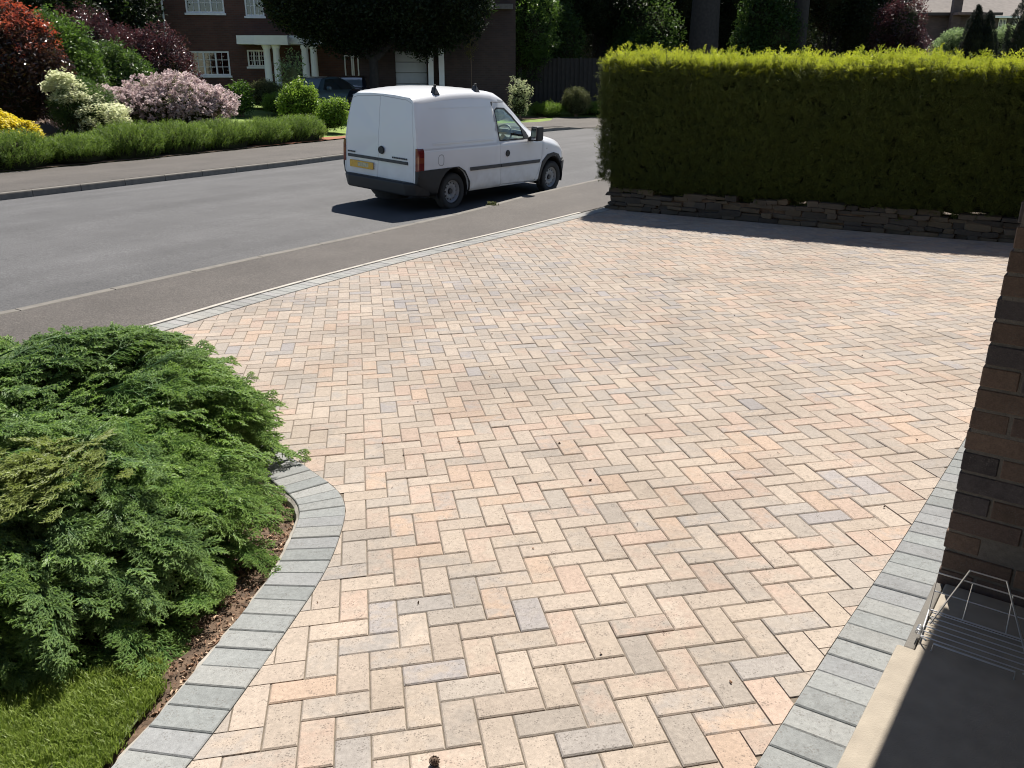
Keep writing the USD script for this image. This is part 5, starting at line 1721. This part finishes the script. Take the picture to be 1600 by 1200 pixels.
# garden fence panels and posts in the shade beyond the van
fe = thing('garden_fence', 'dark wooden garden fence with posts in the shade behind the small bushes', 'fence', (0, 0, 0))
fy = 43.0
for k, u in enumerate(range(700, 960, 34)):
    a, b = on_far(u, fy), on_far(u + 34, fy)
    zb, ztop_ = min(a[2], b[2]) - .1, zat(86 + (u > 800) * 3, fy)
    nb = 9; wv = (b[0] - a[0] - .1) / nb
    for j in range(nb):
        obj('board', MB().box((a[0] + .1 + j * wv - .008, fy - .028 * (j % 2), zb), (a[0] + .1 + (j + 1) * wv + .008, fy - .028 * (j % 2) + .02, ztop_ - .06 + .01 * math.sin(j * 3 + k))).get(), 'fence_wood', fe)
    obj('post', MB().box((a[0] - .0, fy - .05, zb), (a[0] + .09, fy + .05, ztop_)).get(), 'fence_wood', fe)

# parked cars in front of the house
def car(name, label, base, rot, paint):
    c = thing(name, label, 'car', base, rot)
    L, Wd = 2.1, .86
    xs = np.linspace(-L, L, 29)
    top = lerp(xs, [(-2.1, .62), (-1.95, .80), (-1.5, .93), (-1.15, .98), (-.55, 1.36), (0, 1.44), (.6, 1.42), (1.25, 1.18), (1.7, .98), (2.0, .90), (2.1, .6)])
    wd = lerp(xs, [(-2.1, .60), (-1.9, .76), (-1.4, .85), (0, .87), (1.5, .85), (1.95, .77), (2.1, .62)])
    rings = []
    for x, zt, w in zip(xs, top, wd):
        s = min(.88, zt - .08); t = np.clip((zt - .95) / .5, 0, 1)
        p = [(0, .22), (w * .8, .22), (w * .97, .30), (w, .55), (w, s - .05), (w - .03, s), (w - .03 - .14 * t, s + (zt - s) * .55), (w - .05 - .22 * t, zt - .05), (w * .62, zt - .012), (0, zt)]
        rings.append([(x, -a, b) for a, b in p] + [(x, a, b) for a, b in p[::-1][1:-1]])
    m = len(rings[0]); v = np.array(rings).reshape(-1, 3); n = len(rings)
    f = [[i * m + j, (i + 1) * m + j, (i + 1) * m + (j + 1) % m, i * m + (j + 1) % m] for i in range(n - 1) for j in range(m)]
    v = np.vstack([v, [(-2.1, 0, .45), (2.1, 0, .45)]]); k0 = n * m
    f = np.array(f); f = np.vstack([f[:, [0, 1, 2]], f[:, [0, 2, 3]], [[k0, j, (j + 1) % m] for j in range(m)], [[k0 + 1, (n - 1) * m + (j + 1) % m, (n - 1) * m + j] for j in range(m)]])
    sol = man(v, f)
    arch = manifold3d.Manifold()
    for x in (-1.3, 1.3):
        arch = arch + manifold3d.Manifold.cylinder(2.4, .35, .35, 28).rotate([90, 0, 0]).translate([x, 1.2, .30])
    obj('body', mesh_of(sol - arch), paint, c, smooth=35)
    sk = lambda o: man(np.array([.0, 0, .75]) + (v - [0, 0, .75]) * (1 + o / np.array([2.1, .87, .7])), f)
    big = sk(.006) - sk(-.01)
    scr = prism_x([(-.66, .93), (.66, .93), (.52, 1.36), (-.52, 1.36)], -1.2, -.35) ^ manifold3d.Manifold.cube([.85, 3, 3]).translate([-1.22, -1.5, .9])
    obj('windscreen', mesh_of(big ^ scr), 'painted_sky_glass', c, smooth=35)
    rs = prism_x([(-.64, .98), (.64, .98), (.52, 1.36), (-.52, 1.36)], .7, 1.7)
    obj('rear_window', mesh_of(big ^ rs), 'screen_glass', c, smooth=35)
    for s in (-1, 1):
        obj('side_window', mesh_of(big ^ prism_y([(-.95, .93), (-.52, 1.32), (.55, 1.36), (1.1, 1.15), (1.2, .93)], min(s * .4, s * 1.2), max(s * .4, s * 1.2))), 'screen_glass', c, smooth=35)
        obj('headlight', mesh_of(manifold3d.Manifold.batch_hull([manifold3d.Manifold.sphere(.05, 10).translate([x, s * y, .68]) for x, y in ((-2.0, .52), (-1.86, .72))])), 'lamp_clear', c)
        obj('mirror', mesh_of(rbox((-.80, s * .95 - .09, .93), (-.68, s * .95 + .09, 1.06), .03)), paint, c)
    obj('front_grille', mesh_of(rbox((-2.12, -.42, .40), (-2.02, .42, .62), .02)), 'black_plastic', c)
    obj('number_plate', mesh_of(rbox((-2.135, -.26, .42), (-2.122, .26, .53), .004)), 'white_paint', c)
    for x in (-1.3, 1.3):
        for s in (-1, 1):
            w = group_part('wheel', c)
            vv, ff = lathe([(.19, -.08), (.27, -.09), (.30, -.07), (.305, 0), (.30, .07), (.27, .09), (.19, .08)], 28)
            obj('tyre', (vv + [x, s * .75, .305], ff), 'tyre_rubber', w, smooth=40)
            obj('rim', mesh_of(manifold3d.Manifold.cylinder(.12, .2, .18, 24).rotate([-90 * s, 0, 0]).translate([x, s * .73, .305])), 'wheel_trim', w)
    return c


mk('screen_glass', {'p': ('principled_bsdf', {'base_color': (.02, .03, .035), 'roughness': .04, 'ior': 2.4, 'coat_weight': 1.0})}, [])
mk('painted_sky_glass', {'p': ('principled_bsdf', {'base_color': (.22, .27, .31), 'roughness': .06, 'ior': 2.0, 'coat_weight': 1.0})}, [])  # pale blue base colour stands in for sky reflected in the windscreen
p1 = on_far(502, 36.6); p2 = on_far(556, 39.0)
car('parked_car', 'dark teal car parked before the house, half hidden by the bright green bush', p1, 68.0, 'car_paint_teal')
car('parked_car', 'black car with a sky reflection coloured into its windscreen, parked behind the left edge of the van', p2, 84.0, 'car_paint_dark')
# their drive
dp = Polygon([on_far(470, 40.5)[:2], on_far(610, 41.3)[:2], on_far(640, 33)[:2], (fk(30.5) - 3.0 / .86, 30.5), (fk(28.3) - 3.0 / .86, 28.3), on_far(538, 33)[:2]])
tag(obj('driveway', poly_sheet(dp, lambda x, y: zfar(x, y) + .012, .4), 'path_asphalt', smooth=True), kind='structure')
dp2 = Polygon([(.55, 33.5), (1.5, 34.1), (2.5, 35.0), (3.6, 36.0), (6.0, 36.9), (11, 38.2), (12, 41), (9, 43.2), on_far(944, 41.6)[:2], on_far(866, 40.2)[:2], on_far(860, 38.3)[:2], on_far(842, 37.2)[:2], on_far(800, 36.4)[:2], (-1.6, 35.2)])
tag(obj('driveway', poly_sheet(dp2, lambda x, y: zfar(x, y) + .016 - .10 * smooth((y - 34.2) / 1.1) * smooth(1.6 - far_s(x, y)), .4), 'path_asphalt', smooth=True), kind='structure')
ep = Polygon([(fk(24.2) - 3.0 / .86, 24.2), (fk(28.2) - 3.0 / .86, 28.2), (fk(28.2) - 3.5 / .86, 28.3), (fk(24.2) - 4.2 / .86, 24.4)])
tag(obj('flower_bed', poly_sheet(ep, lambda x, y: zfar(x, y) + .03, .3), 'red_soil', smooth=True), kind='structure')
yb_ = np.arange(8, 27.2, .5)
bp2 = Polygon(np.vstack([np.c_[fk(yb_) - 3.03 / .86, yb_], np.c_[fk(yb_) - 6.5 / .86, yb_][::-1]])).union(Polygon([on_far(-160, 18)[:2], on_far(345, 27.5)[:2], on_far(340, 34)[:2], on_far(20, 41)[:2], on_far(-260, 38)[:2]]).buffer(0))
tag(obj('flower_bed', poly_sheet(bp2.intersection(Polygon(np.vstack([np.c_[fk(np.arange(5, 50, 1.)) - 3.02 / .86, np.arange(5, 50, 1.)], [(-60, 50), (-60, 5)]]))), lambda x, y: zfar(x, y) + .02, .6), 'soil', smooth=True), kind='structure')
tb = Polygon([on_far(700, 40.0)[:2], on_far(780, 38.2)[:2], on_far(835, 39.0)[:2], on_far(866, 40.3)[:2], on_far(944, 41.7)[:2], (14, 43.5), (40, 48), (40, 80), (-16, 80), (-13, 44)])
tag(obj('flower_bed', poly_sheet(tb, lambda x, y: zfar(x, y) + .02, 1.0), 'soil', smooth=True), kind='structure')
# ---- trees ------------------------------------------------------------------------------------------------
def spot(u, y):
    return on_far(u, y)


rg_ = np.random.default_rng(177)
p = spot(588, 37.6)
tree('dark_tree', 'broad dark tree whose low crown hangs over the garage behind the white van', p, 2.6, .20, (0, .2, 5.75 - p[2]), (4.7, 1.9, 2.75), 'dark_leaf', 7500, 'tree', lump=.2, smin=.6, smax=1.05, lobes_at=[((x, .1 * math.sin(x * 5), z - p[2]), (1.55, 1.45, rz)) for x, z, rz in ((-2.75, 4.75, 1.5), (-1.8, 4.3, 1.45), (-.7, 4.0, 1.5), (.7, 4.4, 1.4), (2.1, 4.05, 1.55), (3.3, 4.7, 1.7), (-2.2, 6.4, 1.7), (-.6, 6.6, 1.9), (1.6, 6.5, 1.8), (3.0, 6.3, 1.7))])
p = spot(20, 36.0)
tree('dark_tree', 'dark tree behind the red leaved shrub at the left edge', p, 2.2, .2, (0, 0, 4.6), (3.4, 2.5, 3.3), 'dark_leaf', 3200, 'tree', lobes=6)
p = spot(165, 38.5)
tree('dark_tree', 'dark tree behind the purple shrubs beside the brick house', p, 2.2, .2, (0, 0, 4.8), (2.4, 2.2, 3.2), 'dark_leaf', 2600, 'tree', lobes=6)
p = spot(812, 42.5)
tree('leafy_tree', 'leafy tree with sunlit yellow green sprays right of the garage gable', p, 2.4, .12, (0, 0, 4.1), (1.5, 1.3, 2.5), 'shrub_green', 1500, 'big', lobes=6, lump=.4, smin=.5, smax=.9)
p = spot(736, 39.55)
t = thing('creeper', 'sunlit creeper hanging on the garage wall beside the dark tree crown', 'plant', p)
obj('stem', MB().tube([(0, .1, -.2), (.05, .12, 2.0), (-.05, .12, 3.5), (.0, .1, 5.2)], .02, 6).get(), 'twig', t)
n = 130; z = rg_.uniform(2.4, 5.6, n)
P = np.c_[rg_.normal(0, .10 + .05 * (z - 2.4), n), rg_.normal(0, .08, n), z]
scatter('foliage', [(m, 'creeper') for m in BALL['small']], P, rand_rot(n, rg_, .5), rg_.uniform(.6, 1.1, n), rg_.integers(0, 3, n), t, kind='stuff')
p = spot(935, 49.5)
tree('tall_tree', 'tall dark tree with a straight trunk left of the hedge', p, 8.5, .40, (0, 0, 11.0), (2.4, 2.0, 2.4), 'dark_leaf', 1800, 'tree', lobes=5)
p = spot(1092, 46.0)
tree('tall_tree', 'massive dark trunked tree behind the left part of the hedge', p, 7.0, .75, (0, 0, 9.5), (4.2, 3.0, 3.2), 'dark_leaf', 1800, 'tree', lobes=5)
p = spot(1236, 47.0)
tree('tall_tree', 'tall tree with a slimmer dark trunk behind the middle of the hedge', p, 6.5, .42, (0, 0, 9.2), (3.8, 3.0, 3.2), 'dark_leaf', 1800, 'tree', lobes=5, bark='trunk_bark')
BG = [(770, 50.0, 3.0, 6.4, 'dark_leaf'), (880, 48.0, 3.0, 7.6, 'dark_leaf'), (960, 50.0, 3.0, 7.6, 'dark_leaf'), (1010, 48.0, 2.3, 5.0, 'mid_leaf'), (1065, 52.0, 3.6, 8.0, 'dark_leaf'), (1150, 50.0, 3.2, 7.6, 'dark_leaf'),
      (1185, 47.0, 2.0, 4.4, 'mid_leaf'), (1285, 50.0, 3.4, 8.0, 'dark_leaf'), (1352, 50.0, 2.6, 7.6, 'dark_leaf'), (845, 45.5, 1.8, 4.4, 'mid_leaf')]
BL = ['behind the garage roof', 'left of the tall straight trunk', 'just right of the tall straight trunk', 'in front of the massive trunk', 'behind the massive trunk', 'between the two big trunks', 'low in the gap left of the slimmer trunk',
      'right of the slimmer trunk', 'left of the purple tree', 'over the garden fence']
for (u, y, r, hh, mat), lab in zip(BG, BL):
    p = spot(u, y)
    tree('dark_tree' if mat == 'dark_leaf' else 'green_tree', ('dense dark tree ' if mat == 'dark_leaf' else 'deep green leafy tree ') + lab, p, 1.6, .18, (0, 0, hh * .62), (r, r * .8, hh * .62), mat, 1500, 'tree', lobes=6, lump=.3, smin=.6, smax=1.1)
p = spot(1392, 46.0)
tree('purple_tree', 'purple leaved tree left of the grey roofed house', p, 1.5, .16, (0, 0, 2.5), (1.6, 1.4, 2.9), 'purple_leaf', 1900, 'big', lobes=6, lump=.35, smin=.5, smax=.9)
p = spot(1458, 52.0)
tree('pale_tree', 'pale green mounded tree in front of the grey roofed house', p, 1.2, .12, (0, 0, 2.15), (1.4, 1.2, 2.0), 'pale_green', 2300, 'mid', lobes=6, lump=.25)


def conifer(name, label, u, y, vtop, half, tops=1):
    p = spot(u, y); H = zat(vtop, y) - p[2]
    t = thing(name, label, 'tree', p)
    obj('trunk', MB().tube([(0, 0, -.3), (0, 0, H * .9)], [.14, .03], 8).get(), 'trunk_bark', t)
    Ps = []; cm = MB()
    for k in range(tops):
        ox = (k - (tops - 1) / 2) * half * .75; hk = H * (1 - .06 * k)
        n = 2600 // tops
        z = rg_.uniform(.0, 1, n) ** 1.2; r = half * (.85 if tops > 1 else 1) * (np.sin(np.pi * np.clip(.22 + .78 * z, 0, 1)) ** .75) * (.85 + .3 * fbm(np.c_[z * 6, 0 * z, 0 * z + k], 2)); a = rg_.uniform(0, 6.28, n)
        Ps.append(np.c_[ox + r * np.cos(a), r * np.sin(a), .1 + z * (hk - .1)])
        zz = np.linspace(0, 1, 9); rr = half * .84 * (np.sin(np.pi * np.clip(.22 + .78 * zz, 0, 1)) ** .75)
        cm.tube(np.c_[np.full(9, ox), 0 * zz, .1 + zz * (hk - .3)], np.maximum(rr, .02), 10)
    obj('inner_growth', cm.get(), 'inner_growth', t, smooth=True)  # dark core added to stop light between the needles
    P = np.vstack(Ps)
    f = np.c_[P[:, 0] * 1.0, P[:, 1], np.full(len(P), .8)] + rg_.normal(0, .2, (len(P), 3))
    scatter('foliage', [(m, 'conifer_dark') for m in BALL['needle']], P, basis(f, rg_.normal(0, 1, (len(P), 3))), rg_.uniform(.5, .85, len(P)), rg_.integers(0, 3, len(P)), t, kind='stuff')


conifer('conifer', 'dark conical evergreen with two tips in front of the far houses', 1513, 50.0, 13, .78, 2)
conifer('conifer', 'dark evergreen at the right edge of the picture beyond the hedge', 1594, 44.0, -40, 1.35, 1)

# far houses behind the trees on the right
fy = 68.0
fz = float(zfar(30, fy))
q0 = W(1480, 100, fy)
fh = thing('far_house', 'far house with a pale grey hipped roof and a tall chimney above the pale tree', 'house', (q0[0], fy, 0))
pxf = lambda u: (u - 1480) / 1330.0 * fy * .962
zf = lambda v: zat(v, fy)
obj('wall', MB().box((pxf(1428), 0, fz - .5), (pxf(1540), .3, zf(22))).get(), 'far_brick', fh)
obj('wall', MB().box((pxf(1428), .304, fz - .5), (pxf(1432), 9, zf(22))).get(), 'far_brick', fh)
rfm = MB(); e0, e1, zl, zr = pxf(1420), pxf(1545), zf(21), zf(-40)
rfm.add([(e0, -.5, zl), (e1, -.5, zl), (pxf(1512), 5, zr), (pxf(1446), 5, zr), (e0, 10.5, zl), (e1, 10.5, zl)], [[0, 1, 2, 3]])
rfm.add([(e0, -.5, zl), (pxf(1446), 5, zr), (e0, 10.5, zl), (e1, -.5, zl), (e1, 10.5, zl), (pxf(1512), 5, zr)], [[0, 1, 2], [3, 4, 5]])
obj('roof', trimesh.Trimesh(*rfm.get(), process=True), 'roof_tile', fh)
obj('fascia', MB().box((e0, -.56, zl - .16), (e1, -.502, zl + .04)).get(), 'dark_wood', fh)
obj('chimney', MB().box((pxf(1467), -.9, fz), (pxf(1480), -.51, zf(-30))).get(), 'far_brick', fh)
obj('drainpipe', MB().tube([(pxf(1427), -.08, fz), (pxf(1427), -.08, zf(22))], .05, 8).get(), 'white_paint', fh)
lb = MB().box((pxf(1468), -1.6, zf(24) - .05), (pxf(1508), -.51, zf(24) + .12))
obj('porch_roof', lb.get(), 'roof_tile_brown', fh)
fy2 = 76.0; q1 = W(1570, 100, fy2)
fh2 = thing('far_house', 'far house with white casement windows beside the double tipped evergreen', 'house', (q1[0], fy2, 0), 6.0)
p2f = lambda u: (u - 1570) / 1330.0 * fy2 * .962
z2 = lambda v: zat(v, fy2)
ws = [(p2f(1532), p2f(1538), z2(47), z2(30)), (p2f(1548), p2f(1560), z2(47), z2(29)), (p2f(1570), p2f(1580), z2(47), z2(29))]
obj('wall', wall_with_holes(p2f(1512), p2f(1680), fz - .5, z2(25), ws, 0.0), 'far_brick', fh2)
obj('room', MB().box((p2f(1514), .6, fz), (p2f(1670), .7, z2(26))).get(), 'under_black', fh2)  # black sheet standing in for the shade behind the panes
for w in ws:
    house_window(fh2, *w, .06, 2 if w[1] - w[0] > .5 else 1, 2)
mb = MB(); mb.add([(p2f(1506), -.6, z2(27)), (p2f(1690), -.6, z2(27)), (p2f(1660), 5, z2(-22)), (p2f(1565), 5, z2(-22)), (p2f(1506), 10.6, z2(27)), (p2f(1690), 10.6, z2(27))], [[0, 1, 2, 3]])
mb.add([(p2f(1506), -.6, z2(27)), (p2f(1565), 5, z2(-22)), (p2f(1506), 10.6, z2(27))], [[0, 1, 2]])
obj('roof', trimesh.Trimesh(*mb.get(), process=True), 'roof_tile', fh2)
obj('gutter', MB().box((p2f(1506), -.68, z2(27) - .1), (p2f(1690), -.602, z2(27) + .05)).get(), 'white_paint', fh2)
fy3 = 95.0; q3 = W(1560, 100, fy3)
fh3 = thing('far_house', 'farthest house of which only a brown tiled roof shows between the other roofs', 'house', (q3[0], fy3, 0))
p3 = lambda u: (u - 1560) / 1330.0 * fy3 * .962
mb = MB(); za, zb = zat(22, fy3), zat(-25, fy3)
mb.add([(p3(1490), 0, za), (p3(1640), 0, za), (p3(1640), 6, zb), (p3(1490), 6, zb), (p3(1640), 12, za), (p3(1490), 12, za)], [[0, 1, 2, 3], [3, 2, 4, 5]])
obj('roof', mb.get(), 'roof_tile_brown', fh3)
obj('wall', MB().box((p3(1495), .4, fz - .5), (p3(1635), 11.6, za - .03)).get(), 'far_brick', fh3)
shrub('pale_hedge', 'low pale hedge in front of the far house with white casement windows', 'hedge', spot(1556, 66.0), 2.0, .8, 4.6, 'pale_green', 1100, 'mid')
# a belt of distant woodland closes the view
P = []; cm = MB()
for k in range(46):
    x = -110 + 240 * k / 45 + rg_.normal(0, 1.5); y = 118 + rg_.normal(0, 5)
    p_, _ = blob(110, (x, y, 6.0), (5.5, 4.0, 11.0), rg_, .3, (.7, 1.0), seed=k, flat=False); P.append(p_)
    cm.add(*core_mesh((x, y, 6.0), (5.5, 4.0, 11.0), .3, seed=k, k=.85, flat=False))
wd = thing('woodland', 'distant belt of dark woodland behind all the houses', 'woodland', kind='stuff')
obj('inner_growth', cm.get(), 'inner_growth', wd, smooth=True)
P = np.vstack(P)
scatter('foliage', [(m, 'dark_leaf') for m in BALL['tree']], P, rand_rot(len(P), rg_, .6), rg_.uniform(2.0, 3.5, len(P)), rg_.integers(0, 3, len(P)), wd, kind='stuff')
# ---- small things lying about ---------------------------------------------------------------------------
rs = np.random.default_rng(81)
p = np.array([-.205, 1.775])
pc = thing('pine_cone', 'small dark pine cone lying on the pavers at the bottom of the picture', 'pine cone', (p[0], p[1], float(S(*p)) + .002))
cm = trimesh.creation.icosphere(2); v = cm.vertices * [.012, .011, .010] + [0, 0, .010]
obj('core', (v, cm.faces), 'cone_brown', pc, smooth=True)
mb = MB()
for k in range(60):
    a = k * 2.4; z = 1 - 2 * (k + .5) / 60; r = math.sqrt(1 - z * z)
    d = np.array([r * math.cos(a), r * math.sin(a), z]); c = d * [.0125, .0115, .0105] + [0, 0, .010]; s = np.cross(d, [0, 0, 1.0]); s = s / max(np.linalg.norm(s), 1e-6) * .0028
    mb.add([c - s, c + s, c + d * .003 + s * .6 + [0, 0, .001], c + d * .003 - s * .6 + [0, 0, .001]], [[0, 1, 2, 3]])
tag(obj('scales', mb.get(), 'cone_brown', pc), kind='stuff')
# crumbs and leaf bits on the pavers
n = 90
cp = in_poly(paver_poly, n, rs, (-.8, 1.7, 4.5, 9.5))
scatter('leaf_litter', [(chip(rs, .014), 'bark_chip'), (chip(rs, .010), 'soil'), (leafball(rs, 2, .006, .018, .5), 'photinia_dark')], np.c_[cp, S(cp[:, 0], cp[:, 1]) + .003], rand_rot(n, rs, .3), rs.uniform(.4, 1.2, n), rs.integers(0, 3, n), None)
tag(stage.GetPrimAtPath('/World/leaf_litter'), 'scattered crumbs of bark and leaf on the block paving', 'leaf litter', kind='stuff')
# a weed in the kerb joint by the van
y = 13.62; x = float(nk(y)) + .10
wd_ = thing('weed', 'small yellow green weed growing at the kerb beside the van', 'weed', (x, y, -.2))
n = 26
scatter('foliage', [(m, 'shrub_olive') for m in BALL['floret']], np.c_[rs.normal(0, .035, n), rs.normal(0, .035, n), rs.uniform(.0, .035, n)], rand_rot(n, rs, .4), rs.uniform(.3, .6, n), rs.integers(0, 3, n), wd_, kind='stuff')
